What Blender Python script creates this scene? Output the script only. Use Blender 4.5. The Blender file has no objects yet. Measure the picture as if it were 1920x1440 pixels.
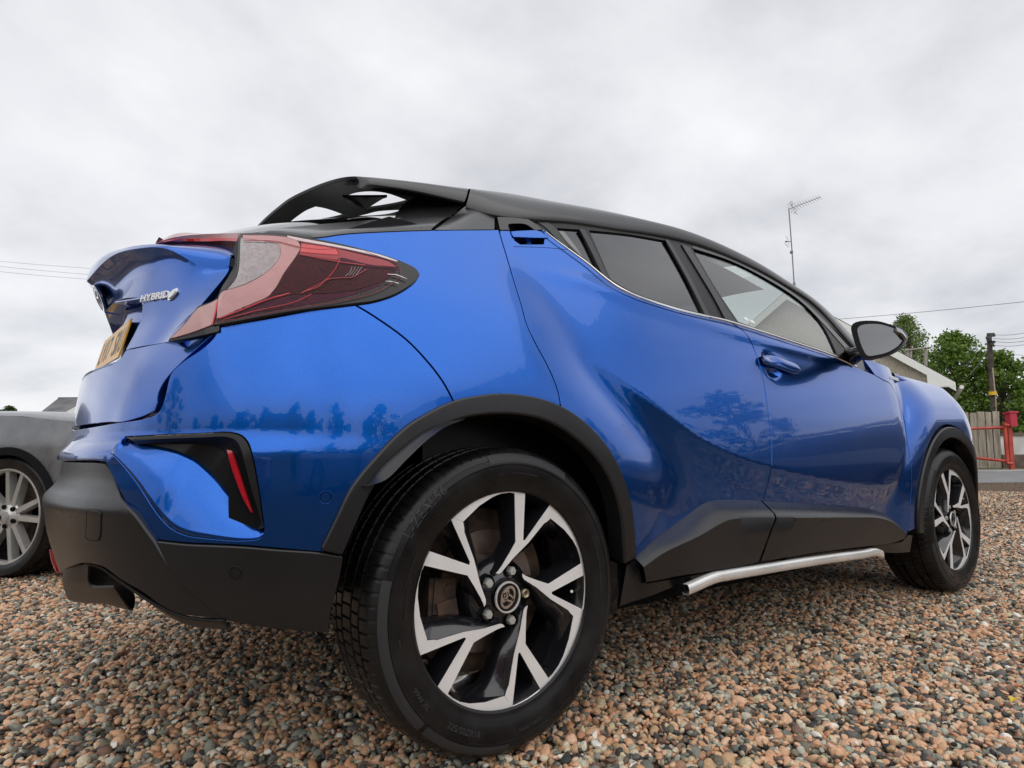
import bpy, bmesh, math, random
import numpy as np
from mathutils import Vector, Matrix
from mathutils.geometry import delaunay_2d_cdt

# ------------------------------------------------------------------ camera, sky, sun, exposure
scene = bpy.context.scene
COL = scene.collection
CAM = np.array([-0.8303, -2.0313, 0.6613])
YAW, PITCH, ROLL, FPX = 0.6327, 0.1160, -0.0064, 1138.47
Fw = np.array([math.sin(YAW)*math.cos(PITCH), math.cos(YAW)*math.cos(PITCH), math.sin(PITCH)])
Rt = np.array([math.cos(YAW), -math.sin(YAW), 0.0]); Up = np.cross(Rt, Fw)
_c, _s = math.cos(ROLL), math.sin(ROLL)
Rt, Up = _c*Rt+_s*Up, -_s*Rt+_c*Up
camd = bpy.data.cameras.new('camera'); cam = bpy.data.objects.new('camera', camd); COL.objects.link(cam)
camd.sensor_width = 36; camd.lens = FPX/1920*36; camd.clip_start = 0.05; camd.clip_end = 2000
cam.matrix_world = Matrix(((Rt[0], Up[0], -Fw[0], CAM[0]), (Rt[1], Up[1], -Fw[1], CAM[1]), (Rt[2], Up[2], -Fw[2], CAM[2]), (0, 0, 0, 1)))
scene.camera = cam

SUN_EL, SUN_AZ = math.radians(52), math.radians(205)      # azimuth clockwise from +y
world = bpy.data.worlds.new('World'); scene.world = world; world.use_nodes = True
nt = world.node_tree; N = nt.nodes; L = nt.links; N.clear()
wo = N.new('ShaderNodeOutputWorld'); bg = N.new('ShaderNodeBackground'); L.new(bg.outputs[0], wo.inputs[0])
sky = N.new('ShaderNodeTexSky'); sky.sky_type = 'NISHITA'; sky.sun_disc = False
sky.sun_elevation = SUN_EL; sky.sun_rotation = SUN_AZ
tc = N.new('ShaderNodeTexCoord'); sep = N.new('ShaderNodeSeparateXYZ'); L.new(tc.outputs['Generated'], sep.inputs[0])
def wmath(op, a, b=None, c=None):
    n = N.new('ShaderNodeMath'); n.operation = op
    for i, v in enumerate((a, b, c)):
        if v is None: continue
        if isinstance(v, (int, float)): n.inputs[i].default_value = v
        else: L.new(v, n.inputs[i])
    return n.outputs[0]
zz = wmath('ADD', wmath('MAXIMUM', sep.outputs[2], 0.0), 0.32)
cx = wmath('DIVIDE', sep.outputs[0], zz); cy = wmath('DIVIDE', sep.outputs[1], zz)
cmb = N.new('ShaderNodeCombineXYZ'); L.new(cx, cmb.inputs[0]); L.new(cy, cmb.inputs[1])
n1 = N.new('ShaderNodeTexNoise'); n1.inputs['Scale'].default_value = 1.15; n1.inputs['Detail'].default_value = 7; n1.inputs['Roughness'].default_value = .5; n1.inputs['Distortion'].default_value = .35
n2 = N.new('ShaderNodeTexNoise'); n2.inputs['Scale'].default_value = 3.6; n2.inputs['Detail'].default_value = 6; n2.inputs['Roughness'].default_value = .55
L.new(cmb.outputs[0], n1.inputs['Vector']); L.new(cmb.outputs[0], n2.inputs['Vector'])
mx = wmath('ADD', wmath('MULTIPLY', n1.outputs['Fac'], .72), wmath('MULTIPLY', n2.outputs['Fac'], .28))
rp = N.new('ShaderNodeValToRGB'); L.new(mx, rp.inputs[0])
rp.color_ramp.elements[0].position = .36; rp.color_ramp.elements[0].color = (.57, .58, .61, 1)
rp.color_ramp.elements[1].position = .66; rp.color_ramp.elements[1].color = (.97, .97, .985, 1)
e = rp.color_ramp.elements.new(.5); e.color = (.80, .80, .825, 1)
ad = N.new('ShaderNodeMixRGB'); ad.blend_type = 'ADD'; ad.inputs[0].default_value = .012
L.new(rp.outputs[0], ad.inputs[1]); L.new(sky.outputs[0], ad.inputs[2]); L.new(ad.outputs[0], bg.inputs[0])
bg.inputs[1].default_value = 1.0
sd = bpy.data.lights.new('sun', 'SUN'); sd.energy = 1.5; sd.angle = math.radians(110); sd.color = (1, .97, .92)
so = bpy.data.objects.new('sun', sd); COL.objects.link(so)
sdir = Vector((math.sin(SUN_AZ)*math.cos(SUN_EL), math.cos(SUN_AZ)*math.cos(SUN_EL), math.sin(SUN_EL)))
so.rotation_euler = (-sdir).to_track_quat('-Z', 'Y').to_euler()
scene.view_settings.view_transform = 'Standard'; scene.view_settings.look = 'None'
scene.view_settings.exposure = 0.0; scene.view_settings.gamma = 1; scene.view_settings.use_curve_mapping = False
random.seed(7); rng = np.random.default_rng(7)

# ------------------------------------------------------------------ helpers: measured directions -> places
def ray(px, py): return Fw+Rt*((px-960)/FPX)-Up*((py-720)/FPX)
def at_y(px, py, y):
    d = ray(px, py); return CAM+d*((y-CAM[1])/d[1])
def at_z(px, py, z=0.0):
    d = ray(px, py); return CAM+d*((z-CAM[2])/d[2])
def at_depth(px, py, D): return CAM+ray(px, py)*D          # D = metres along the viewing axis
def project(P):
    d = P-CAM; z = d@Fw
    return np.stack([960+FPX*(d@Rt)/z, 720-FPX*(d@Up)/z], -1)

# ------------------------------------------------------------------ materials
def mat(name, color, rough=.5, metal=0.0, coat=0.0, coat_rough=.02, spec=.5, alpha=None, trans=0.0, ior=1.45, emit=None):
    m = bpy.data.materials.new(name); m.use_nodes = True
    b = m.node_tree.nodes['Principled BSDF']
    b.inputs['Base Color'].default_value = (*color, 1); b.inputs['Roughness'].default_value = rough
    b.inputs['Metallic'].default_value = metal; b.inputs['Coat Weight'].default_value = coat
    b.inputs['Coat Roughness'].default_value = coat_rough; b.inputs['Specular IOR Level'].default_value = spec
    b.inputs['Transmission Weight'].default_value = trans; b.inputs['IOR'].default_value = ior
    return m
def nodes(m): return m.node_tree.nodes, m.node_tree.links, m.node_tree.nodes['Principled BSDF']
def noise_vary(m, c1, c2, scale, detail=4, lo=.35, hi=.65, bump=0.0, bscale=None, rough=None, coords='Object', bdist=.002):
    n, l, b = nodes(m)
    t = n.new('ShaderNodeTexCoord'); no = n.new('ShaderNodeTexNoise'); no.inputs['Scale'].default_value = scale; no.inputs['Detail'].default_value = detail
    r = n.new('ShaderNodeValToRGB'); r.color_ramp.elements[0].position = lo; r.color_ramp.elements[1].position = hi
    r.color_ramp.elements[0].color = (*c1, 1); r.color_ramp.elements[1].color = (*c2, 1)
    l.new(t.outputs[coords], no.inputs['Vector']); l.new(no.outputs['Fac'], r.inputs[0]); l.new(r.outputs[0], b.inputs['Base Color'])
    if rough:
        mr = n.new('ShaderNodeMapRange'); l.new(no.outputs['Fac'], mr.inputs[0]); mr.inputs[3].default_value = rough[0]; mr.inputs[4].default_value = rough[1]
        mr.inputs[1].default_value = lo; mr.inputs[2].default_value = hi; l.new(mr.outputs[0], b.inputs['Roughness'])
    if bump:
        nb = n.new('ShaderNodeTexNoise'); nb.inputs['Scale'].default_value = bscale or scale*4; nb.inputs['Detail'].default_value = 3
        l.new(t.outputs[coords], nb.inputs['Vector']); bp = n.new('ShaderNodeBump'); bp.inputs['Strength'].default_value = bump; bp.inputs['Distance'].default_value = bdist
        l.new(nb.outputs['Fac'], bp.inputs['Height']); l.new(bp.outputs[0], b.inputs['Normal'])
    return m
M = {}
M['paint'] = mat('blue_metallic_paint', (.010, .125, .52), .24, .92, 1.0, .012)
_n, _l, _b = nodes(M['paint'])
_b.inputs['Coat IOR'].default_value = 1.42
_t = _n.new('ShaderNodeTexCoord'); _v = _n.new('ShaderNodeTexVoronoi'); _v.inputs['Scale'].default_value = 900
_l.new(_t.outputs['Object'], _v.inputs['Vector'])
_m = _n.new('ShaderNodeMixRGB'); _m.blend_type = 'MIX'; _m.inputs[1].default_value = (.002, .088, .42, 1); _m.inputs[2].default_value = (.003, .112, .52, 1)
_s2 = _n.new('ShaderNodeSeparateColor'); _l.new(_v.outputs['Color'], _s2.inputs[0]); _l.new(_s2.outputs[0], _m.inputs[0]); _l.new(_m.outputs[0], _b.inputs['Base Color'])
_no = _n.new('ShaderNodeTexNoise'); _no.inputs['Scale'].default_value = 7; _no.inputs['Detail'].default_value = 5; _l.new(_t.outputs['Object'], _no.inputs['Vector'])
_mr = _n.new('ShaderNodeMapRange'); _mr.inputs[1].default_value = .35; _mr.inputs[2].default_value = .75; _mr.inputs[3].default_value = .008; _mr.inputs[4].default_value = .05
_l.new(_no.outputs['Fac'], _mr.inputs[0]); _l.new(_mr.outputs[0], _b.inputs['Coat Roughness'])
_nb = _n.new('ShaderNodeTexNoise'); _nb.inputs['Scale'].default_value = 34; _nb.inputs['Detail'].default_value = 2; _l.new(_t.outputs['Object'], _nb.inputs['Vector'])
_bp = _n.new('ShaderNodeBump'); _bp.inputs['Strength'].default_value = .5; _bp.inputs['Distance'].default_value = .00022; _l.new(_nb.outputs['Fac'], _bp.inputs['Height']); _l.new(_bp.outputs[0], _b.inputs['Coat Normal'])
M['clad'] = noise_vary(mat('black_grained_plastic', (.016, .016, .018), .5, spec=.6), (.009, .0095, .011), (.015, .0155, .017), 3, 6, bump=.35, bscale=900, rough=(.25, .36), bdist=.0005)
M['trim'] = mat('satin_black_trim', (.009, .009, .010), .36, spec=.32)
M['gloss'] = mat('gloss_black_paint', (.004, .004, .005), .2, 0, .35, .03, spec=.35)
M['roof'] = mat('black_roof_paint', (.010, .010, .011), .34, 0, .5, .12)
M['under'] = mat('matt_black_underbody', (.006, .006, .007), .85, spec=.2)
M['chrome'] = mat('chrome', (.82, .82, .83), .12, 1.0)
M['steel'] = noise_vary(mat('brushed_steel', (.6, .6, .6), .3, .55), (.82, .82, .80), (.92, .91, .89), 6, 5, rough=(.20, .34))
M['machined'] = noise_vary(mat('machined_alloy', (.78, .77, .76), .42, .25), (.84, .83, .82), (.91, .90, .89), 9, 3, rough=(.36, .46))
M['rimblack'] = mat('gloss_black_alloy', (.010, .010, .013), .22, 0, .8, .06)
M['rubber'] = noise_vary(mat('wet_tyre_rubber', (.014, .014, .015), .42, spec=.4), (.005, .005, .006), (.013, .013, .013), 14, 6, bump=.25, bscale=260, rough=(.26, .44), bdist=.0008)
M['rubber_text'] = mat('raised_rubber', (.036, .036, .039), .5)
M['rubber_band'] = mat('matt_sidewall_band', (.030, .031, .034), .55)
M['disc'] = noise_vary(mat('rusty_brake_disc', (.2, .12, .08), .35, .7), (.16, .07, .03), (.34, .30, .27), 8, 6, rough=(.25, .55))
M['caliper'] = noise_vary(mat('dirty_cast_iron', (.1, .08, .07), .75, .2), (.035, .03, .028), (.14, .085, .055), 25, 6, bump=.6, bscale=90)
M['lug'] = mat('wheel_nut_steel', (.60, .61, .57), .35, .5)
M['lug_lock'] = mat('locking_nut_brass', (.38, .33, .22), .35, .7)
M['white'] = mat('white_emblem', (.85, .85, .86), .25, .2)
M['lamp_dark'] = mat('dark_red_lamp_lens', (.045, .001, .005), .3, 0, .05, .03, .08)
M['lamp_pink'] = mat('pale_pink_lamp_lens', (.52, .30, .29), .2, 0, .5, .02)
M['lamp_red'] = mat('bright_red_lamp_line', (.62, .012, .022), .15, 0, 1, .01)
M['lamp_rose'] = mat('rose_lamp_lens', (.34, .040, .055), .2, 0, .3, .03, .3)
M['lamp_clear'] = mat('silvered_reversing_lens', (.27, .28, .28), .12, .35, 1, .01)
M['lamp_violet'] = mat('wine_lamp_lens', (.055, .001, .020), .25, 0, .08, .03, .1)
M['lamp_glint'] = mat('painted_lamp_glint', (.75, .66, .66), .2, 0, .4, .03)  # colour of the reflection line painted on the tail lamp
M['reflector'] = mat('red_reflector', (.42, .010, .020), .15, 0, 1, .02)
M['plate'] = mat('yellow_plate', (.82, .42, .02), .35, 0, .15, .05)
M['plate_text'] = mat('black_plate_letters', (.01, .01, .01), .4)
M['mirror'] = mat('mirror_glass', (.17, .175, .18), .02, 1.0)
def facet(m, scale, k, st=.6, dist=.001):
    n, l, b = nodes(m); t = n.new('ShaderNodeTexCoord'); v = n.new('ShaderNodeTexVoronoi'); v.inputs['Scale'].default_value = scale; l.new(t.outputs['Object'], v.inputs['Vector'])
    bp = n.new('ShaderNodeBump'); bp.inputs['Strength'].default_value = st; bp.inputs['Distance'].default_value = dist; l.new(v.outputs['Distance'], bp.inputs['Height']); l.new(bp.outputs[0], b.inputs['Normal'])
    s = n.new('ShaderNodeSeparateColor'); l.new(v.outputs['Color'], s.inputs[0]); h = n.new('ShaderNodeHueSaturation'); h.inputs['Color'].default_value = b.inputs['Base Color'].default_value
    mr = n.new('ShaderNodeMapRange'); mr.inputs[3].default_value = 1-k; mr.inputs[4].default_value = 1+k; l.new(s.outputs[0], mr.inputs[0]); l.new(mr.outputs[0], h.inputs['Value']); l.new(h.outputs[0], b.inputs['Base Color'])
facet(M['lamp_dark'], 420, .7); facet(M['lamp_clear'], 160, .18, .5); facet(M['lamp_violet'], 260, .5); facet(M['lamp_pink'], 60, .06, .15)
M['seat'] = noise_vary(mat('dark_seat_fabric', (.05, .05, .055), .9), (.04, .04, .045), (.07, .07, .07), 60)
M['headliner'] = mat('grey_headliner', (.80, .80, .79), .9)
def glassmat(name, tint, refl, ior=1.5):
    m = bpy.data.materials.new(name); m.use_nodes = True; n = m.node_tree.nodes; l = m.node_tree.links; n.clear()
    o = n.new('ShaderNodeOutputMaterial'); mi = n.new('ShaderNodeMixShader'); tr = n.new('ShaderNodeBsdfTransparent'); gl = n.new('ShaderNodeBsdfGlossy')
    gl.inputs['Roughness'].default_value = .01; tr.inputs[0].default_value = (*tint, 1)
    fr = n.new('ShaderNodeFresnel'); gg = n.new('ShaderNodeNewGeometry'); mrg = n.new('ShaderNodeMapRange'); mrg.inputs[3].default_value = ior; mrg.inputs[4].default_value = 1/ior
    l.new(gg.outputs['Backfacing'], mrg.inputs[0]); l.new(mrg.outputs[0], fr.inputs[0])
    ad_ = n.new('ShaderNodeMath'); ad_.operation = 'MULTIPLY_ADD'; ad_.inputs[1].default_value = 1.3; ad_.inputs[2].default_value = refl
    ad_.use_clamp = True
    l.new(fr.outputs[0], ad_.inputs[0]); l.new(ad_.outputs[0], mi.inputs[0]); l.new(tr.outputs[0], mi.inputs[1]); l.new(gl.outputs[0], mi.inputs[2]); l.new(mi.outputs[0], o.inputs[0])
    return m
M['lamp_cover'] = glassmat('clear_lamp_cover', (.97, .90, .91), .0, 1.22)
M['glass'] = glassmat('clear_green_glass', (.80, .86, .83), .09)
M['privacy'] = glassmat('dark_privacy_glass', (.045, .045, .05), .13)

# ------------------------------------------------------------------ helpers: objects
def link_obj(name, me, parent=None):
    o = bpy.data.objects.new(name, me); COL.objects.link(o)
    if parent is not None: o.parent = parent
    return o
def tag(o, label=None, cat=None, group=None, kind=None):
    for k, v in (('label', label), ('category', cat), ('group', group), ('kind', kind)):
        if v: o[k] = v
    return o
def empty(name, loc=(0, 0, 0), rz=0.0, label=None, cat=None, group=None):
    o = bpy.data.objects.new(name, None); COL.objects.link(o); o.location = loc; o.rotation_euler = (0, 0, rz); o.empty_display_size = .1
    return tag(o, label, cat, group)
class MB:
    """collects vertices and faces for ONE mesh object"""
    def __init__(s): s.v = []; s.f = []; s.n = None
    def add(s, v, f):
        k = len(s.v); s.v += [tuple(map(float, p)) for p in v]; s.f += [tuple(i+k for i in q) for q in f]; return s
    def box(s, c, size, rot=None):
        h = np.array(size)/2; P = np.array([(x, y, z) for x in (-1, 1) for y in (-1, 1) for z in (-1, 1)])*h
        if rot is not None: P = P@np.array(rot.to_matrix() if hasattr(rot, 'to_matrix') else rot).T
        return s.add(P+np.array(c), [(0, 1, 3, 2), (4, 6, 7, 5), (0, 4, 5, 1), (2, 3, 7, 6), (0, 2, 6, 4), (1, 5, 7, 3)])
    def tube(s, pts, r, seg=8, cap=True):
        pts = np.array(pts, float); n = len(pts); rr = np.full(n, r) if np.isscalar(r) else np.array(r)
        T = np.gradient(pts, axis=0); T /= np.linalg.norm(T, axis=1)[:, None]+1e-12
        up = np.array([0, 0, 1.]) if abs(T[0][2]) < .9 else np.array([1., 0, 0])
        V = []
        for i in range(n):
            a = np.cross(T[i], up); a /= np.linalg.norm(a)+1e-12; b = np.cross(a, T[i]); up = b
            for k in range(seg):
                t = 2*math.pi*k/seg; V.append(pts[i]+rr[i]*(a*math.cos(t)+b*math.sin(t)))
        F = [(i*seg+k, i*seg+(k+1) % seg, (i+1)*seg+(k+1) % seg, (i+1)*seg+k) for i in range(n-1) for k in range(seg)]
        if cap: F += [tuple(range(seg))[::-1], tuple((n-1)*seg+k for k in range(seg))]
        return s.add(V, F)
    def lathe(s, prof, seg=64, axis='y', center=(0, 0, 0), a0=0, a1=2*math.pi):
        full = abs(a1-a0-2*math.pi) < 1e-6; n = len(prof); V = []; m = seg if full else seg+1
        for k in range(m):
            t = a0+(a1-a0)*k/seg
            for r, y in prof:
                p = (r*math.cos(t), y, r*math.sin(t)) if axis == 'y' else (r*math.cos(t), r*math.sin(t), y)
                V.append((p[0]+center[0], p[1]+center[1], p[2]+center[2]))
        F = [(k*n+i, k*n+i+1, ((k+1) % m)*n+i+1, ((k+1) % m)*n+i) for k in range(seg) for i in range(n-1)]
        return s.add(V, F)
    def grid(s, G, flip=False):
        G = np.array(G); a, b = G.shape[:2]
        F = [(i*b+j, (i+1)*b+j, (i+1)*b+j+1, i*b+j+1) for i in range(a-1) for j in range(b-1)]
        if flip: F = [f[::-1] for f in F]
        return s.add(G.reshape(-1, 3), F)
    def prism(s, poly, y0, y1):
        """poly of (x, z) extruded along y"""
        n = len(poly); V = [(x, y0, z) for x, z in poly]+[(x, y1, z) for x, z in poly]
        F = [tuple(range(n)), tuple(range(2*n-1, n-1, -1))]+[(i, i+n, (i+1) % n+n, (i+1) % n) for i in range(n)]
        return s.add(V, F)
    def mesh(s, name, m, smooth=None):
        me = bpy.data.meshes.new(name); me.from_pydata(s.v, [], s.f); me.validate()
        if m is not None: me.materials.append(m)
        bm = bmesh.new(); bm.from_mesh(me); bmesh.ops.recalc_face_normals(bm, faces=bm.faces); bm.to_mesh(me); bm.free()
        if smooth is not None:
            me.polygons.foreach_set('use_smooth', [True]*len(me.polygons))
            if smooth < 180: me.set_sharp_from_angle(angle=math.radians(smooth))
        me.update(); return me
    def build(s, name, m, parent=None, smooth=None): return link_obj(name, s.mesh(name, m, smooth), parent)
def catmull(P, n=8, closed=False):
    """points -> densified smooth curve; any dimension"""
    P = np.array(P, float)
    if len(P) < 3 and not closed:
        t = np.linspace(0, 1, n*max(1, len(P)-1)+1)[:, None]; return P[0]*(1-t)+P[-1]*t
    if closed: Q = np.vstack([P[-1], P, P[0], P[1]])
    else: Q = np.vstack([2*P[0]-P[1], P, 2*P[-1]-P[-2]])
    out = []
    for i in range(1, len(Q)-2):
        p0, p1, p2, p3 = Q[i-1:i+3]
        # centripetal
        def kn(a, b): return max(np.linalg.norm(b-a), 1e-9)**.5
        t0 = 0; t1 = t0+kn(p0, p1); t2 = t1+kn(p1, p2); t3 = t2+kn(p2, p3)
        for k in range(n):
            t = t1+(t2-t1)*k/n
            A1 = (t1-t)/(t1-t0)*p0+(t-t0)/(t1-t0)*p1; A2 = (t2-t)/(t2-t1)*p1+(t-t1)/(t2-t1)*p2; A3 = (t3-t)/(t3-t2)*p2+(t-t2)/(t3-t2)*p3
            B1 = (t2-t)/(t2-t0)*A1+(t-t0)/(t2-t0)*A2; B2 = (t3-t)/(t3-t1)*A2+(t-t1)/(t3-t1)*A3
            out.append((t2-t)/(t2-t1)*B1+(t-t1)/(t2-t1)*B2)
    if not closed: out.append(P[-1])
    return np.array(out)
def resample(P, n):
    P = np.array(P, float); d = np.r_[0, np.cumsum(np.linalg.norm(np.diff(P, axis=0), axis=1))]
    t = np.linspace(0, d[-1], n); return np.stack([np.interp(t, d, P[:, k]) for k in range(P.shape[1])], 1)
def loft(curves, name, m, parent=None, nu=40, nv=4, smooth_u=True, smooth_v=True, thick=0.0, smooth=50, mirror=False):
    """surface through several 3-D curves; optional thickness; real geometry with its own depth"""
    C = [resample(catmull(c, 8) if smooth_u else np.array(c, float), nu) for c in curves]
    G = np.array(C)
    if smooth_v and len(C) > 2: G = np.stack([catmull(G[:, i], nv) for i in range(nu)], 1)
    elif nv > 1:
        rows = []
        for i in range(len(C)-1):
            for k in range(nv): rows.append(G[i]*(1-k/nv)+G[i+1]*(k/nv))
        rows.append(G[-1]); G = np.array(rows)
    mb = MB(); mb.grid(G)
    if thick:
        du = np.gradient(G, axis=1); dv = np.gradient(G, axis=0); Nn = np.cross(du, dv); Nn /= np.linalg.norm(Nn, axis=2)[..., None]+1e-12
        sgn = -1 if np.mean((CAM-G.reshape(-1, 3))*Nn.reshape(-1, 3)) < 0 else 1
        G2 = G-Nn*thick*sgn
        a, b = G.shape[:2]; k = len(mb.v); mb.grid(G2)
        ring = [(0, j) for j in range(b)]+[(i, b-1) for i in range(1, a)]+[(a-1, j) for j in range(b-2, -1, -1)]+[(i, 0) for i in range(a-2, 0, -1)]
        idx = [i*b+j for i, j in ring]
        for q in range(len(idx)):
            p, r = idx[q], idx[(q+1) % len(idx)]; mb.f.append((p, r, r+k, p+k))
    if mirror:
        m2 = MB(); m2.v = [(x, -y, z) for x, y, z in mb.v]; m2.f = [f[::-1] for f in mb.f]
        if min(abs(v[1]) for v in mb.v) > .003: m2.build(name, m, parent, smooth)
        else:
            mb.add(m2.v, m2.f); me = mb.mesh(name, m, None); bm = bmesh.new(); bm.from_mesh(me); bmesh.ops.remove_doubles(bm, verts=bm.verts, dist=.0008)
            bmesh.ops.recalc_face_normals(bm, faces=bm.faces); bm.to_mesh(me); bm.free(); me.polygons.foreach_set('use_smooth', [True]*len(me.polygons)); me.set_sharp_from_angle(angle=math.radians(smooth if smooth else 50)); me.update()
            return link_obj(name, me, parent)
    return mb.build(name, m, parent, smooth)
def in_poly(P, poly):
    x, y = P[:, 0], P[:, 1]; r = np.zeros(len(P), bool); n = len(poly)
    for i in range(n):
        x0, y0 = poly[i]; x1, y1 = poly[(i+1) % n]
        if y0 == y1: continue
        c = ((y0 > y) != (y1 > y)) & (x < (x1-x0)*(y-y0)/(y1-y0)+x0); r ^= c
    return r
def dist_poly(P, poly, closed=True):
    A = poly; B = np.roll(poly, -1, 0)
    if not closed: A, B = A[:-1], B[:-1]
    D = np.full(len(P), 1e9)
    for a, b in zip(A, B):
        ab = b-a; t = np.clip(((P-a)@ab)/(ab@ab+1e-15), 0, 1); D = np.minimum(D, np.hypot(*(P-a-t[:, None]*ab).T))
    return D
def text_mesh(s, size=1.0, extrude=0.0, align='CENTER', bold=0.0):
    c = bpy.data.curves.new('txt', 'FONT'); c.body = s; c.size = size; c.extrude = extrude; c.align_x = align; c.offset = bold; c.resolution_u = 3
    o = bpy.data.objects.new('txt', c); COL.objects.link(o); dg = bpy.context.evaluated_depsgraph_get(); dg.update()
    me = bpy.data.meshes.new_from_object(o.evaluated_get(dg)); v = np.array([p.co[:] for p in me.vertices]); f = [tuple(p.vertices) for p in me.polygons]
    bpy.data.objects.remove(o); bpy.data.meshes.remove(me); return v, f
# ------------------------------------------------------------------ the body surface of the crossover
def spl(xs, ys):
    xs = np.array(xs, float); ys = np.array(ys, float); n = len(xs); h = np.diff(xs)
    A = np.zeros((n, n)); r = np.zeros(n); A[0, 0] = A[-1, -1] = 1
    for i in range(1, n-1):
        A[i, i-1] = h[i-1]; A[i, i] = 2*(h[i-1]+h[i]); A[i, i+1] = h[i]; r[i] = 6*((ys[i+1]-ys[i])/h[i]-(ys[i]-ys[i-1])/h[i-1])
    m = np.linalg.solve(A, r)
    def f(x):
        x = np.asarray(x, float); xc = np.clip(x, xs[0], xs[-1]); i = np.clip(np.searchsorted(xs, xc)-1, 0, n-2)
        a = xs[i+1]-xc; b = xc-xs[i]; hh = h[i]
        return m[i]*a**3/(6*hh)+m[i+1]*b**3/(6*hh)+(ys[i]/hh-m[i]*hh/6)*a+(ys[i+1]/hh-m[i+1]*hh/6)*b
    return f
Wr = spl([.25, .33, .42, .5, .6, .7, .8, .9, 1.0, 1.1, 1.2, 1.3, 1.4], [.845, .872, .890, .898, .903, .903, .896, .876, .845, .800, .752, .702, .65])
Wf = spl([.25, .5, .7, .8, .86, .92, .97, 1.02, 1.06, 1.2], [.88, .895, .903, .896, .881, .853, .818, .772, .72, .5])
XR = spl([.25, .33, .42, .5, .6, .655, .675, .695, .72, .76, .9, 1.0, 1.1, 1.2, 1.3, 1.4], [.76, .80, .835, .845, .848, .846, .843, .826, .820, .818, .805, .795, .765, .70, .60, .48])
PX = spl([0, .2, .4, .52, .64, .76, .9, 1.1, 1.3, 1.47], [0, .2, .398, .510, .606, .685, .752, .806, .834, .84])
PY = spl([0, .2, .4, .52, .64, .76, .9, 1.1, 1.3, 1.47], [.903, .902, .884, .846, .777, .690, .570, .38, .185, 0])
KP = catmull([(-.5, 1.16), (-.2, 1.09), (.06, 1.0), (.29, .925), (.49, .825), (.71, .708), (.88, .652), (1.09, .609), (1.5, .553), (1.80, .528), (1.95, .524), (2.03, .545), (2.10, .61), (2.14, .66), (2.19, .73), (2.235, .816), (2.29, .87), (2.36, .935), (2.45, 1.02)], 3)
KPOLY = np.vstack([KP, [(2.45, 2), (-.5, 2)]])
def smax(a, b, k): return .5*(a+b+np.sqrt((a-b)**2+k*k))
def S_side(x, z):
    x = np.asarray(x, float); z = np.asarray(z, float)
    g = .26*np.maximum(z-.55, 0)**1.8
    t = np.clip(x/.6, 0, 1); tap = .02*(1-t*t*(3-2*t))
    Mm = .890-g-tap-.012*np.maximum(x-1.4, 0)**2-.6*np.maximum(x-2.12, 0)**2
    P = np.stack([x.ravel(), z.ravel()], 1); d = dist_poly(P, KP, False).reshape(x.shape); d = np.where(in_poly(P, KPOLY).reshape(x.shape), -d, d)
    uc = .5*(d+np.sqrt(d*d+.005**2)); uc = .050*np.tanh(.50*uc/.050); fx = np.clip((x-.05)/.70, 0, 1); uc = uc*fx*fx*(3-2*fx)
    zs = np.interp(x, [.10, .35, .55, .80, 1.05, 1.4, 1.8, 2.1], [1.165, 1.155, 1.125, 1.098, 1.078, 1.058, 1.040, 1.02]); sw = np.clip((x-.05)/.4, 0, 1)*np.clip((2.15-x)/.4, 0, 1); Mm = Mm+.0065*sw*sw*(3-2*sw)*np.exp(-((z-zs)/.024)**2)
    Mm = Mm-uc
    cz = np.exp(-(np.abs(z-.34)/.44)**4)
    X = np.maximum(0, x-.02-.30*cz); Q = Wr(z)-.72*X**2
    X2 = np.maximum(0, (2.60-x)-.36*cz); Q2 = Wf(z)-.9*X2**2
    X3 = np.maximum(0, x-2.85); Q2 = Q2-.9*X3**2
    s = smax(smax(Mm, Q, .016), Q2, .014)
    # recesses behind the front door handle
    for hx, hz, sx, sz, dp in ((1.205, 1.000, .038, .020, .014), (1.215, .948, .038, .018, .012)):
        s = s-dp*np.exp(-(((x-hx)/sx)**2+((z-hz)/sz)**2)**2)
    return s
def body(u, z, XRf=XR, extra=0.0):
    u = np.asarray(u, float); z = np.asarray(z, float)+0*u; u = u+0*z
    S = S_side(np.maximum(u, 0), z); t = np.clip(-u, 0, 1.47)
    x = np.where(u >= 0, u, -PX(t)*XRf(z)/.84); y = np.where(u >= 0, -S, -PY(t)*S/.903)
    return np.stack([x, y, z], -1)
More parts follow.
